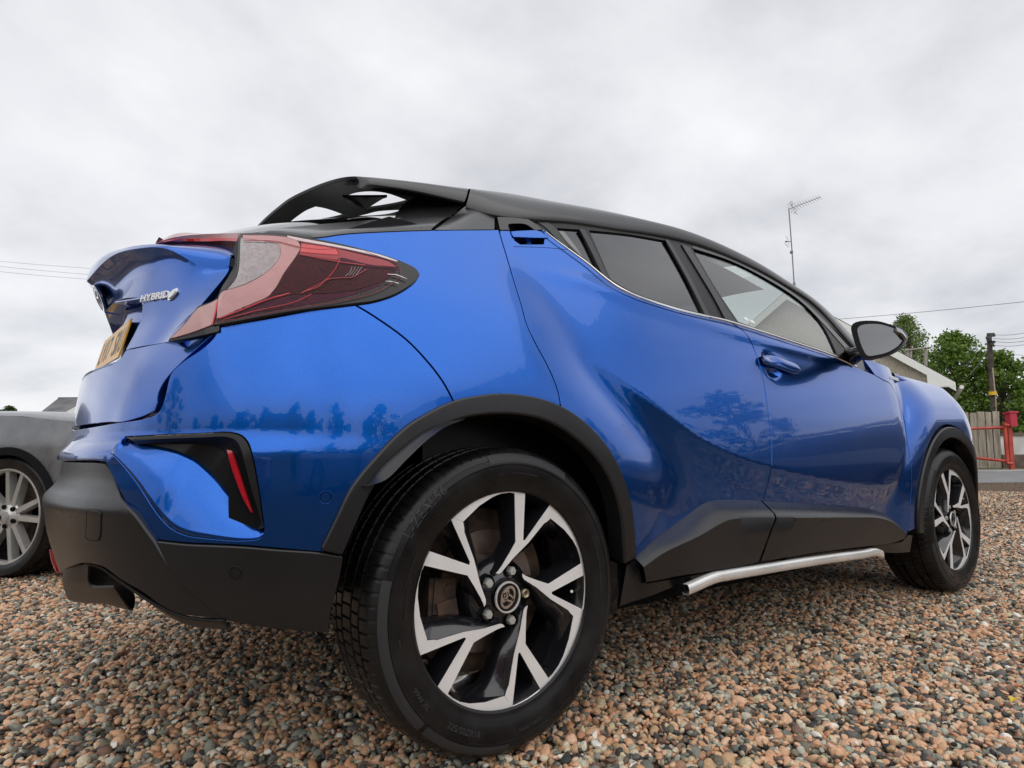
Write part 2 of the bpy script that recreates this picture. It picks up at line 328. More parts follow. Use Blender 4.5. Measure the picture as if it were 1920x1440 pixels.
class Surf:
    def __init__(s, fn, ur, vr, du=.02, dv=.02, off=0.0):
        s.fn0 = fn; s.off = off; s.ur, s.vr = ur, vr
        uu = np.arange(ur[0], ur[1]+1e-9, du); vv = np.arange(vr[0], vr[1]+1e-9, dv); s.U, s.V = [a.ravel() for a in np.meshgrid(uu, vv)]
        P = s.pos(s.U, s.V); n = s.nrm(s.U, s.V); s.P = P; s.px = project(P); s.ok = ((CAM-P)*n).sum(1) > 0
    def nrm(s, u, v):
        e = 1e-3; a = s.fn0(u+e, v)-s.fn0(u-e, v); b = s.fn0(u, v+e)-s.fn0(u, v-e); n = np.cross(b, a); n /= np.linalg.norm(n, axis=-1)[..., None]+1e-12
        return -n if s.flip() else n
    def flip(s):
        if not hasattr(s, '_f'):
            u = np.array([(s.ur[0]+s.ur[1])/2.]); v = np.array([(s.vr[0]+s.vr[1])/2.]); e = 1e-3
            n = np.cross(s.fn0(u, v+e)-s.fn0(u, v-e), s.fn0(u+e, v)-s.fn0(u-e, v))[0]; s._f = bool(np.dot(n, np.array([-.3, -1, .1])) < 0)
        return s._f
    def pos(s, u, v):
        p = s.fn0(np.asarray(u, float), np.asarray(v, float)); return p+s.off*s.nrm(np.asarray(u, float), np.asarray(v, float)) if s.off else p
    def inv(s, pts):
        Q = np.array(pts, float); W = np.zeros((len(Q), 2)); pen = np.where(s.ok, 0, 60.)
        for i, q in enumerate(Q):
            k = (np.hypot(s.px[:, 0]-q[0], s.px[:, 1]-q[1])+pen).argmin(); W[i] = s.U[k], s.V[k]
        e = 1e-4; lo = np.array([s.ur[0], s.vr[0]]); hi = np.array([s.ur[1], s.vr[1]]); n = len(Q)
        for _ in range(9):
            A = np.concatenate([W, W+[e, 0], W+[0, e]]); p = project(s.pos(A[:, 0], A[:, 1])); p0 = p[:n]
            a = (p[n:2*n]-p0)/e; b = (p[2*n:]-p0)/e; r = Q-p0
            aa = (a*a).sum(1)+30; bb_ = (b*b).sum(1)+30; ab = (a*b).sum(1); ra = (a*r).sum(1); rb_ = (b*r).sum(1); det = aa*bb_-ab*ab
            st = np.stack([(bb_*ra-ab*rb_)/det, (aa*rb_-ab*ra)/det], 1)
            W = np.clip(W+np.clip(st, -.03, .03), lo, hi)
        return W
    def with_off(s, o): return Surf(s.fn0, s.ur, s.vr, off=o)
    def p3(s, pts): 
        w = s.inv(pts); return s.pos(w[:, 0], w[:, 1])
def curve(*segs, n=6):
    """closed outline: each segment a smooth run of measured points, corners between segments"""
    out = []
    for sg in segs:
        c = catmull(sg, n) if len(sg) > 2 else np.array(sg, float)
        out += [tuple(p) for p in c]
    r = [out[0]]
    for p in out[1:]:
        if math.hypot(p[0]-r[-1][0], p[1]-r[-1][1]) > 1e-6: r.append(p)
    if math.hypot(r[0][0]-r[-1][0], r[0][1]-r[-1][1]) < 1e-6: r.pop()
    return np.array(r)
def densify(P, step):
    out = []; n = len(P)
    for i in range(n):
        a, b = P[i], P[(i+1) % n]; k = max(1, int(np.linalg.norm(b-a)/step))
        for j in range(k): out.append(a+(b-a)*j/k)
    return np.array(out)
def panel(name, surf, uv, m, parent=None, gap=.0028, grid=.014, flange=.014, holes=(), mirror=False, seg=.008, rnd=.0012, raw=False):
    """a trimmed sheet of the surface with rounded, returned edges"""
    def prep(P, g):
        P = densify(np.array(P, float), seg)
        keep = [0]
        for i in range(1, len(P)):
            if np.linalg.norm(P[i]-P[keep[-1]]) > .0012: keep.append(i)
        P = P[keep]
        if np.linalg.norm(P[0]-P[-1]) < .0012: P = P[:-1]
        return offset_poly(P, g) if g else P
    loops = [prep(uv, gap)]+[prep(h, -gap) for h in holes]
    out = loops[0]; lo, hi = out.min(0), out.max(0)
    gu, gv = np.meshgrid(np.arange(lo[0]+grid*.37, hi[0], grid), np.arange(lo[1]+grid*.41, hi[1], grid*.9)); G = np.stack([gu.ravel(), gv.ravel()], 1)
    G[:, 0] += (np.round((G[:, 1]-lo[1])/(grid*.9)).astype(int) % 2)*grid*.5
    k = in_poly(G, out)
    for h in loops[1:]: k &= ~in_poly(G, h)
    G = G[k]; k = np.ones(len(G), bool)
    for lp in loops: k &= dist_poly(G, lp) > grid*.45
    G = G[k]
    allv = np.vstack(loops+[G]); edges = []; b = 0
    for lp in loops: edges += [(b+i, b+(i+1) % len(lp)) for i in range(len(lp))]; b += len(lp)
    r = delaunay_2d_cdt([Vector(p) for p in allv], edges, [], 0, 1e-6)
    V = np.array([p[:] for p in r[0]]); T = np.array([t[:] for t in r[2] if len(t) == 3])
    c = V[T].mean(1); k = in_poly(c, out)
    for h in loops[1:]: k &= ~in_poly(c, h)
    T = T[k]; P = surf.pos(V[:, 0], V[:, 1]); Nn = surf.nrm(V[:, 0], V[:, 1])
    tn = np.cross(P[T[:, 1]]-P[T[:, 0]], P[T[:, 2]]-P[T[:, 0]]); fl = (tn*Nn[T[:, 0]]).sum(1) < 0; T[fl] = T[fl][:, ::-1]
    verts = [P]; norms = [Nn]; faces = [tuple(t) for t in T]; base = len(P)
    # boundary edges -> flange
    ec = {}
    for t in T:
        for i in range(3):
            a, b_ = int(t[i]), int(t[(i+1) % 3]); ec[(a, b_)] = ec.get((a, b_), 0)+1
    be = [e for e in ec if (e[1], e[0]) not in ec]
    nxt = {a: b_ for a, b_ in be}; prv = {b_: a for a, b_ in be}
    if flange:
        ids = sorted(nxt); pos = {v: i for i, v in enumerate(ids)}; p = P[ids]; nn = Nn[ids]
        tg = P[[nxt[i] for i in ids]]-P[[prv.get(i, i) for i in ids]]; tg /= np.linalg.norm(tg, axis=1)[:, None]+1e-12
        ow = np.cross(tg, nn); ow /= np.linalg.norm(ow, axis=1)[:, None]+1e-12
        r1 = p+ow*rnd*.6-nn*rnd*.5; n1 = ow+nn; n1 /= np.linalg.norm(n1, axis=1)[:, None]; r2 = p+ow*rnd-nn*rnd*1.6; r3 = r2-nn*flange
        k0 = base; m_ = len(ids); verts += [r1, r2, r3]; norms += [n1, ow, ow]
        for a, b_ in be:
            i, j = pos[a], pos.get(b_, None)
            if j is None: continue
            faces += [(b_, a, k0+i, k0+j), (k0+j, k0+i, k0+m_+i, k0+m_+j), (k0+m_+j, k0+m_+i, k0+2*m_+i, k0+2*m_+j)]
    Vv = np.vstack(verts); NN = np.vstack(norms)
    me = bpy.data.meshes.new(name); me.from_pydata(Vv.tolist(), [], faces); me.materials.append(m)
    me.polygons.foreach_set('use_smooth', [True]*len(me.polygons)); me.normals_split_custom_set_from_vertices(NN.tolist()); me.update()
    o = link_obj(name, me, parent)
    if mirror:
        V2 = Vv*np.array([1, -1, 1]); N2 = NN*np.array([1, -1, 1]); me2 = bpy.data.meshes.new(name); me2.from_pydata(V2.tolist(), [], [f[::-1] for f in faces]); me2.materials.append(m)
        me2.polygons.foreach_set('use_smooth', [True]*len(me2.polygons)); me2.normals_split_custom_set_from_vertices(N2.tolist()); me2.update(); o2 = link_obj(name, me2, parent); return o, o2
    return o
def offset_poly(P, d):
    n = len(P); x, y = P[:, 0], P[:, 1]; area = .5*np.sum(x*np.roll(y, -1)-np.roll(x, -1)*y); sg = 1 if area > 0 else -1
    e = np.roll(P, -1, 0)-P; e /= np.linalg.norm(e, axis=1)[:, None]+1e-12; nr = np.stack([-e[:, 1], e[:, 0]], 1)*sg
    m = nr+np.roll(nr, 1, 0); l2 = (m*m).sum(1)[:, None]; return P+m*2*d/np.maximum(l2, 1.2)

BODY = Surf(body, (-1.469, 3.55), (.27, 1.42))
BODYM = BODY
def greenhouse(u, z):
    u = np.asarray(u, float); z = np.asarray(z, float); t = z-1.05
    g = .820-.34*t-.30*np.maximum(t, 0)**2-.03*np.maximum(u-1.2, 0)**2-.10*np.maximum(.6-u, 0)**2
    return np.stack([u+0*z, -g+0*u, z+0*u], -1)
GH = Surf(greenhouse, (-.2, 2.5), (.98, 1.56))

car = empty('parked_car', (0, 0, 0), 0, 'blue two-tone crossover with black roof and machined black alloy wheels filling the foreground', 'car')

# measured outlines (photograph coordinates of edges, laid onto the body surface)
G1 = [(660, 568), (700, 592), (760, 635), (800, 676), (830, 715), (853, 757)]
G2 = [(928, 402), (938, 440), (950, 480), (965, 530), (978, 572), (988, 608), (1005, 645), (1024, 680), (1040, 715), (1048, 740), (1052, 764)]
G3 = [(1360, 600), (1382, 612), (1399, 626), (1411, 647), (1423, 680), (1432, 715), (1440, 770), (1445, 810), (1447, 850), (1445, 885), (1438, 912), (1430, 942)]
G4 = [(1640, 703), (1655, 712), (1667, 718), (1678, 735), (1687, 757), (1695, 785), (1699, 812), (1703, 838), (1708, 872), (1709, 905), (1707, 940), (1701, 998)]
ARCH_O = [(600, 1033), (630, 972), (655, 920), (680, 885), (725, 835), (765, 797), (800, 775), (850, 751), (900, 740), (945, 736), (1000, 742), (1040, 754), (1080, 775), (1120, 810), (1150, 850), (1170, 890), (1185, 940), (1192, 990), (1196, 1047)]
ARCH_I = [(643, 1043), (668, 985), (703, 912), (738, 865), (778, 830), (828, 800), (880, 782), (950, 776), (1010, 784), (1050, 801), (1090, 830), (1120, 860), (1145, 900), (1160, 940), (1168, 985), (1172, 1060)]
LAMP_LOW = [(318, 636), (350, 627), (405, 614), (440, 607), (500, 597), (573, 583), (620, 575), (673, 566), (705, 558), (740, 547), (765, 534), (779, 522), (784, 512)]
LAMP_UP = [(784, 512), (780, 503), (772, 496), (755, 488), (730, 482), (700, 474), (680, 469), (627, 458), (590, 449), (550, 442), (505, 438), (452, 437)]
BAND = [(470, 440), (507, 436), (587, 445), (647, 438), (740, 433), (810, 431), (870, 430), (931, 430)]
TG_GAP = [(139, 806), (206, 794), (281, 781), (297, 771), (305, 755), (310, 737), (320, 700), (343, 677), (377, 654), (398, 635), (408, 620)]
VENT_O = [(235, 820), (300, 817), (380, 814), (430, 812), (452, 818), (464, 832), (472, 855), (481, 900), (488, 945), (494, 990)]
WEDGE = [(494, 991), (490, 1006), (461, 1012), (388, 1008), (345, 1001), (318, 987), (293, 959), (257, 904), (228, 868), (208, 848)]
def BUV(pts, s=None): return (s or BODY).inv(pts)
def cs(P, n=4): return catmull(P, n)
g1, g2, g3, g4 = [BUV(cs(g)) for g in (G1, G2, G3, G4)]
ao = BUV(cs(ARCH_O)); 
ROFF = .455
def arch_uv(a0, a1, r, n=24, cx=0.0, cz=.352, rz=None):
    a = np.radians(np.linspace(a0, a1, n)); u = cx+r*np.cos(a); z = cz+(rz or r)*np.sin(a); return np.stack([u, z], 1)
def to_u(pts):
    """(x, z) of a plan point behind the axle -> (u, z)"""
    o = []
    for x, z in pts:
        if x >= 0: o.append((x, z)); continue
        t = np.linspace(0, 1.2, 300); xs = PX(t)*float(XR(z))/.84; o.append((-float(np.interp(-x, xs, t)), z))
    return np.array(o)
def closest_cut(c, P): return int(np.hypot(*(c-np.array(P)).T).argmin())
# hidden edge of the panels under the arch trim: the visible arch line moved 12 mm towards the wheel
ctr = np.array([0, .35]); ah = ctr+(ao-ctr)*.972
i1 = closest_cut(ah, g1[-1]); i2 = closest_cut(ah, g2[-1])
lowl = BUV(cs(LAMP_LOW)); band = BUV(cs(BAND)); tgg = BUV(cs(TG_GAP))
# rear quarter panel
g2q = g2[g2[:, 1] < band[-1][1]+.004]
quarter = np.vstack([g1[:-1], ah[i1:i2+1], g2q[::-1][1:], band[::-1], BUV([(450, 470), (470, 560), (560, 560)])])
panel('rear_quarter_panel', BODY, quarter, M['paint'], car, mirror=True)
# rear bumper skin
bb = BUV(cs([(602, 1036), (520, 1029), (461, 1024), (400, 1021), (352, 1019), (320, 1016), (286, 1012)]))
bl = BUV(cs([(286, 1012), (262, 980), (235, 941), (206, 885), (197, 867)]))
zt = [float(bl[-1][1]), .655]
wedge = BUV(cs(WEDGE)); vent = BUV(cs(VENT_O))
cen_low = np.array([(bl[-1][0]-.06, .654), (-1.25, .654), (-1.469, .654)]); cen_up = np.array([(-1.469, .735), (-1.38, .735), (tgg[0][0], tgg[0][1])])
cut = np.vstack([vent, wedge[1:]])
print('vent uv', vent[0], vent[-1], 'wedge', wedge[-1], 'bl', bl[-1], bl[0], 'tgg', tgg[0], tgg[-1], 'i', i1, i2, 'g1', g1[0], g1[-1])
bumper = np.vstack([ah[i1:0:-1], ah[:1], bb, bl[1:], cen_low, cen_up, tgg[1:], lowl[closest_cut(lowl, tgg[-1])+1:closest_cut(lowl, g1[0])+1], g1[1:-1]])
print('bumper', len(bumper))
panel('rear_bumper', BODY, bumper, M['paint'], car, holes=[cut], mirror=True)
# wedge facet and the finned vent that faces outward above it
INN = BODY.with_off(-.035)
def var_in(pts, o0, o1, n=4):
    """points on the body surface sunk progressively from o0 to o1"""
    w = BODY.with_off((o0+o1)/2).inv(cs(pts, n)); t = np.linspace(0, 1, len(w))[:, None]; return BODY.pos(w[:, 0], w[:, 1])+BODY.nrm(w[:, 0], w[:, 1])*(o0+(o1-o0)*np.minimum(1, t*2.2))
top_in = var_in([(246, 834), (279, 836), (337, 846), (352, 857), (388, 889), (425, 930), (461, 964), (488, 990)], -.006, -.040)
top_in = np.vstack([BODY.p3([(235, 822)]), top_in]); low_out = BODY.p3(cs(WEDGE[::-1])); low_out = low_out[:-2]
up_out = BODY.p3(cs([(208, 846), (220, 846)]))
def lip(c, s=1.0): return c
loft([low_out, .5*resample(low_out, 40)+.5*resample(top_in, 40)+np.array([-.003, -.004, .002]), top_in], 'bumper_wedge', M['paint'], car, nu=40, nv=6, thick=.004, mirror=True, smooth=180)
vo = BODY.p3(cs(VENT_O)); 
V1 = BODY.with_off(.001); V2 = BODY.with_off(-.014)
trim_in = V1.p3(cs([(250, 826), (300, 823), (380, 820), (425, 819), (443, 826), (452, 842), (462, 880), (474, 925), (486, 965), (493, 990)]))
vcar = loft([vo, trim_in], 'bumper_vent', M['trim'], car, nu=60, nv=2, thick=.012, smooth=60, mirror=True)
deep = var_in([(262, 832), (300, 833), (370, 832), (405, 836), (420, 850), (436, 890), (458, 940), (486, 988)], -.010, -.036)
loft([trim_in, .5*resample(trim_in, 60)+.5*resample(deep, 60)+np.array([.004, -.004, 0]), deep], 'vent_recess', M['trim'], vcar, nu=60, nv=4, thick=.003, smooth=60, mirror=True)
floor_in = INN.p3(cs([(280, 838), (337, 846), (352, 857), (388, 889), (425, 930), (461, 964), (487, 989)]))
loft([deep, top_in[3:]+np.array([0, .002, 0])], 'vent_floor', M['trim'], vcar, nu=60, nv=2, thick=.003, smooth=60, mirror=True)
RF = BODY.with_off(-.004)
ra = RF.p3(cs([(425, 843), (432, 870), (444, 905), (456, 935), (471, 961)])); rb = RF.p3(cs([(434, 845), (443, 872), (454, 905), (464, 935), (473, 961)]))
loft([ra, rb], 'reflector', M['reflector'], vcar, nu=24, nv=2, thick=.006, smooth=60, mirror=True)
# doors
i3 = closest_cut(ah, g2[-1])
sill_top = [(1196, 1045), (1237, 1009), (1287, 972), (1317, 949), (1335, 940), (1358, 937), (1431, 939)]
CH = [(1018, 431), (1041, 449), (1071, 471), (1101, 493), (1131, 518), (1156, 536), (1190, 553), (1233, 568), (1284, 583), (1327, 593), (1360, 600)]
CH2 = [(1360, 600), (1412, 617), (1498, 645), (1560, 666), (1610, 690), (1640, 703)]
ch1, ch2 = BUV(cs(CH)), BUV(cs(CH2))
stt = BUV(cs(sill_top)); st2 = BUV(cs([(1432, 940), (1475, 943), (1558, 949), (1642, 958), (1665, 967), (1685, 980), (1701, 998)]))
stt[:, 1] -= .02; st2[:, 1] -= .02
htop = BUV(cs([(931, 408), (960, 409), (990, 413), (1018, 431)]))
HREC = curve([(953, 420), (960, 419), (985, 420), (1000, 429), (1016, 440), (1018, 444)], [(1018, 444), (1019, 457), (975, 457), (965, 450), (958, 437), (952, 423)])
HREC = HREC[:-1]
dtop = BUV([(1019, 431.5), (1021, 440), (1019, 457), (975, 457), (966, 451), (959, 438), (956, 431.5), (937, 431.5)])
rd = np.vstack([g2q[1:], ah[i2+1:], stt, g3[::-1][1:], ch1[::-1][1:], dtop])
panel('rear_door', BODY, rd, M['paint'], car, mirror=True)
fd = np.vstack([g3, st2[1:], g4[::-1][1:], ch2[::-1][1:-1]])
panel('front_door', BODY, fd, M['paint'], car, mirror=True)
# front fender
fa = [(1709, 1000), (1713, 950), (1721, 900), (1733, 858), (1754, 822), (1775, 805), (1796, 806), (1812, 819), (1825, 839), (1834, 867), (1838, 908)]
f_arch = arch_uv(183, -8, .442, 40, 2.64, .352)
nose = np.array([(3.10, .29), (3.3, .30), (3.5, .36), (3.54, .6), (3.5, .86)])
ftop = BUV(cs([(1785, 772), (1765, 752), (1730, 731), (1700, 711), (1668, 692), (1655, 686), (1645, 690)]))
print('ftop', ftop[0], ftop[-1], 'g4', g4[0], g4[-1])
ff = np.vstack([g4, f_arch, nose, [(3.42, .93), (3.25, .96)], np.stack([np.linspace(3.1, 2.0, 12), np.interp(np.linspace(3.1, 2.0, 12), [2.0, 2.4, 2.8, 3.1], [1.075, 1.06, 1.02, .985])], 1)])
panel('front_fender', BODY, ff, M['paint'], car, mirror=True)
# black inner shell behind the gaps
ISH = BODY.with_off(-.016)
def strip_panel(name, S, poly, m, **k): return panel(name, S, poly, m, car, gap=0, grid=.02, flange=0, seg=.02, **k)
inner_rear = np.vstack([arch_uv(188, 8, .44, 30), [(1.9, .42), (2.15, .45)], [(2.2, 1.0), (2.0, 1.0), (.62, 1.06), (.3, 1.14), (.15, 1.22), (-.3, 1.24), (-.45, 1.16), (-.50, .90), (-.62, .80), (-.60, .45), (-.47, .36)]])
strip_panel('inner_shell', ISH, inner_rear, M['under'], mirror=True)
# ------------------------------------------------------------------ black plastic lower body
CLAD = BODY.with_off(.012)
def cladp(name, uv, surf=None, rnd=.006, **k): return panel(name, surf or CLAD, uv, M['clad'], car, gap=rnd*.9, rnd=rnd, flange=k.pop('flange', .02), **k)
co, ci = CLAD.inv(cs(ARCH_O)), CLAD.inv(cs(ARCH_I))
arch = np.vstack([co, ci[::-1]])
cladp('rear_arch_trim', arch, flange=.045, mirror=True, grid=.012)
# flared lip on the rear half of the arch
CL2 = BODY.with_off(.018)
fl_o = CL2.p3(cs([(688, 911), (712, 880), (748, 846), (790, 812), (830, 793), (870, 785)])); fl_i = BODY.with_off(.042).p3(cs([(690, 912), (724, 899), (762, 862), (800, 826), (835, 801), (872, 786)]))
fl_b = fl_i+np.array([0, .03, 0])
loft([fl_o+np.array([0, .004, 0]), fl_o, fl_i, fl_b], 'arch_flare_lip', M['clad'], car, nu=30, nv=3, smooth_v=False, smooth=40, mirror=True)
FO = [(1704, 1003), (1712, 950), (1721, 900), (1733, 858), (1754, 822), (1775, 805), (1796, 806), (1812, 819), (1825, 839), (1834, 867), (1838, 908)]
FI = [(1711, 1003), (1721, 958), (1729, 912), (1740, 879), (1754, 843), (1771, 822), (1792, 820), (1812, 838), (1824, 868), (1829, 908)]
fo = CLAD.inv(cs(FO)); fi = CLAD.inv(cs(FI))
print('front arch', fo[0], fo[len(fo)//2], fo[-1], fi[len(fi)//2])
fo2 = arch_uv(186, -12, .437, 40, 2.64, .352, .430); fi2 = arch_uv(-12, 186, .385, 40, 2.64, .345, .385)
cladp('front_arch_trim', np.vstack([fo2, fi2]), flange=.05, mirror=True)
# bumper lower corner and the bulging centre panel
bot = BUV(cs([(643, 1043), (636, 1086), (621, 1141), (616, 1187)])); bot2 = BUV(cs([(616, 1187), (560, 1182), (497, 1176), (460, 1169), (425, 1163)]))
dg = BUV(cs([(425, 1163), (388, 1134), (352, 1105), (315, 1061), (286, 1013)]))
tp = BUV(cs([(286, 1013), (352, 1020), (400, 1022), (461, 1025), (520, 1030), (602, 1036), (643, 1043)]))
LOWB = BODY.with_off(.004)
cladp('bumper_corner_trim', np.vstack([bot, bot2[1:], dg[1:], tp[1:-1]]), LOWB, rnd=.0035, mirror=True)
XC = spl([.20, .30, .34, .42, .50, .54, .562, .572, .590, .605, .63, .655, .75], [.70, .792, .810, .838, .860, .867, .869, .864, .848, .840, .836, .835, .83])
BUL = Surf(lambda u, z: body(u, z, XC), (-1.469, -.3), (.21, .70))
dgc = BUL.inv(cs([(286, 1013), (262, 981), (235, 942), (206, 886), (197, 868)])); dg2 = BUL.inv(cs([(425, 1163), (388, 1134), (352, 1105), (315, 1061), (286, 1013)]))
bt = BUL.inv(cs([(425, 1163), (370, 1158), (333, 1152), (297, 1134), (270, 1114), (224, 1087), (196, 1066), (170, 1058), (150, 1057)], 3))
print('dgc', dgc[-1], dgc[0], 'bt', bt)
cpoly = np.vstack([dg2, dgc[1:], [(-1.0, .652), (-1.2, .652), (-1.469, .652), (-1.469, .385), (-1.30, .385)], bt[::-1][:-1]])
cladp('bumper_centre_panel', cpoly, BUL, rnd=.004, mirror=True, flange=.03)
# tow eye cover, diffuser, parking sensors
cov = BUL.with_off(.0015)
tw = cov.inv(curve([(163, 963), (165, 959), (183, 959), (187, 963)], [(188, 966), (186, 1004), (183, 1011)], [(180, 1013), (164, 1010), (161, 1006)]))
twg = cov.inv(curve([(161, 961), (165, 957), (184, 957), (189, 962)], [(190, 966), (188, 1005), (185, 1013)], [(180, 1015), (163, 1012), (159, 1007)]))
panel('tow_eye_cover', cov, tw, M['clad'], car, gap=0, rnd=.0012, flange=.001, grid=.01, seg=.004)
panel('tow_eye_gap', BUL.with_off(.0007), twg, M['under'], car, gap=0, rnd=.0003, flange=.0004, grid=.01, seg=.004)
for (sx, sy, S, mm) in ((1510, 528, BODY, 'paint'), (1047, 917, LOWB, 'clad')):
    px, py = 60+sx/2.743, 740+sy/2.743
    w = S.inv([(px, py)]); p = S.pos(w[:, 0], w[:, 1])[0]; n = Vector(S.nrm(w[:, 0], w[:, 1])[0]); q = n.to_track_quat('Z', 'Y')
    mb = MB(); mb.lathe([(.0125, 0), (.0128, .0006), (.0124, .0012), (.0105, .0010), (.0100, -.0004), (.0092, -.0003), (.0088, .0008), (0, .0010)], 28, 'z')
    o = mb.build('parking_sensor', M[mm], car, 60); o.location = p; o.rotation_mode = 'QUATERNION'; o.rotation_quaternion = q
    mb = MB(); mb.lathe([(.0103, .0006), (.0096, .0008), (.0093, .0006)], 28, 'z'); r_ = mb.build('sensor_ring', M['under'], o, 60)
# diffuser: lower dark tray under the centre panel with a thin lighter edge
dl = [at_y(165, 1056, -.42), at_y(190, 1062, -.46), at_y(224, 1086, -.5), at_y(262, 1112, -.55), at_y(297, 1134, -.6), at_y(345, 1156, -.66), at_y(425, 1165, -.78)]
dlow = [p+np.array([.10, .02, -.050])*w_ for p, w_ in zip(dl, (1, 1, .8, .6, .35, .15, .05))]
loft([dl, [(p+q)/2+np.array([0, 0, -.01]) for p, q in zip(dl, dlow)], dlow], 'diffuser', M['clad'], car, nu=40, nv=3, thick=.004, mirror=True, smooth=60)
mb = MB(); mb.tube(catmull([p+np.array([-.004, -.004, .002]) for p in dl], 5), .004, 8); dt = mb.build('diffuser_edge', M['trim'], car, 60)
cx0 = [at_y(122, 1095, -.30), at_y(122, 1058, -.30), at_y(140, 1056, -.36), at_y(165, 1056, -.42)]
loft([[(-.80, 0, .385), (-.80, -.15, .385), at_y(122, 1062, -.30), at_y(165, 1058, -.42)], [(-.80, 0, .31), (-.80, -.15, .315), at_y(121, 1092, -.30), at_y(168, 1098, -.42)], [(-.66, 0, .30), (-.66, -.15, .30), (-.68, -.3, .30), at_y(213, 1101, -.45)]], 'diffuser_centre', M['clad'], car, nu=24, nv=3, thick=.004, mirror=True, smooth=60)
rr = [at_y(93, 1030, -.02), at_y(97, 1052, -.03), at_y(106, 1072, -.04)]; rr2 = [p+np.array([.028, 0, -.008]) for p in rr]
loft([rr, rr2], 'fog_lamp', M['reflector'], car, nu=12, nv=2, thick=.006, smooth=60)
# sills: a sky-facing shoulder and an upright face, split at the doors
ST = [(1196, 1046), (1237, 1009), (1287, 972), (1317, 949), (1335, 940), (1358, 937), (1395, 937), (1431, 938)]
SB = [(1206, 1062), (1246, 1033), (1308, 1003), (1350, 978), (1371, 969), (1400, 967), (1430, 967), (1454, 967)]
SL = [(1212, 1091), (1250, 1084), (1287, 1077), (1330, 1070), (1360, 1065), (1392, 1060), (1410, 1056), (1423, 1052)]
def sill(name, top, brk, low, y1=-.914, y2=-.904):
    a = CLAD.p3(cs(top))+np.array([0, .014, 0]); a0 = a+np.array([0, .02, 0]); b = np.array([at_y(px, py, y1) for px, py in cs(brk)]); c = np.array([at_y(px, py, y2) for px, py in cs(low)])
    b1 = resample(b, 40)+(resample(c, 40)-resample(b, 40))*.05; b0 = resample(b, 40)+(resample(a, 40)-resample(b, 40))*.12; b1[:, 1] -= .001; b0[:, 1] -= .001
    a1 = resample(a, 40)+(resample(b, 40)-resample(a, 40))*.10; a1[:, 1] -= .002
    c1 = resample(c, 40)+np.array([0, .008, -.004]); c2 = resample(c, 40)+np.array([0, .05, -.006])
    return loft([a0, a, a1, b0, b1, c, c1, c2], name, M['clad'], car, nu=40, nv=2, smooth_u=False, smooth_v=False, smooth=35, mirror=True)
sill('rear_door_sill_trim', ST, SB, SL)
ST2 = [(1434, 938), (1475, 941), (1520, 944), (1558, 947), (1600, 951), (1642, 956), (1668, 965), (1702, 996)]
SB2 = [(1457, 967), (1490, 967), (1530, 967), (1570, 967), (1610, 967), (1645, 968), (1671, 976), (1700, 1001)]
SL2 = [(1427, 1052), (1454, 1048), (1500, 1040), (1558, 1031), (1600, 1026), (1640, 1022), (1670, 1019), (1696, 1010)]
sill('front_door_sill_trim', ST2, SB2, SL2)
# lower rocker below the doors
RT = [(1175, 1060), (1194, 1046), (1203, 1088), (1212, 1095), (1287, 1081), (1392, 1063), (1454, 1051), (1558, 1034), (1658, 1022), (1692, 1016), (1703, 1003), (1711, 1004)]
R2 = [(1162, 1137), (1180, 1130), (1205, 1122), (1221, 1117), (1283, 1092), (1350, 1076), (1433, 1061), (1500, 1050), (1560, 1041), (1640, 1034), (1680, 1037), (1706, 1035)]
ra_ = np.array([at_y(px, py, -.888) for px, py in RT]); rb_ = np.array([at_y(px, py, -.872) for px, py in R2]); rc_ = rb_+np.array([0, .12, -.01]); rc2 = rb_+np.array([0, .45, .0])
loft([ra_, rb_, rc_, rc2], 'rocker_panel', M['clad'], car, nu=90, nv=3, smooth_u=False, smooth_v=False, smooth=40, mirror=True)
mb = MB(); mb.box((1.32, 0, .235), (2.6, 1.45, .05)); mb.box((-.2, 0, .42), (.4, .9, .10)); mb.build('floor_pan', M['under'], car)
# polished side step
sp = [(1286, 1106), (1300, 1100), (1340, 1083), (1360, 1079), (1433, 1067), (1500, 1056), (1560, 1047), (1620, 1039), (1640, 1035), (1652, 1039)]
sc = np.array([at_y(px, py, -.905) for px, py in catmull(sp, 5)])
G = []
for k, (dy, dz) in enumerate(((.010, .014), (-.006, .014), (-.010, .010), (-.012, 0), (-.010, -.010), (-.006, -.014), (.010, -.014), (.02, 0), (.010, .014))): G.append(sc+np.array([0, dy, dz*1.05]))
mb = MB(); mb.grid(np.array(G)); stp = mb.build('side_step', M['steel'], car, 70)
mb = MB()
mb.box(sc[0]+np.array([.01, .02, .004]), (.03, .035, .02)); mb.build('step_bracket', M['under'], car); mb = MB(); mb.box(sc[-1]+np.array([-.01, .02, .004]), (.03, .035, .02))
mb.build('step_bracket', M['under'], car)
for i in (6, 24, 40): mb = MB(); mb.tube([sc[i]+np.array([0, .01, 0]), sc[i]+np.array([0, .12, .03])], .012, 8); mb.build('step_bracket', M['under'], car)
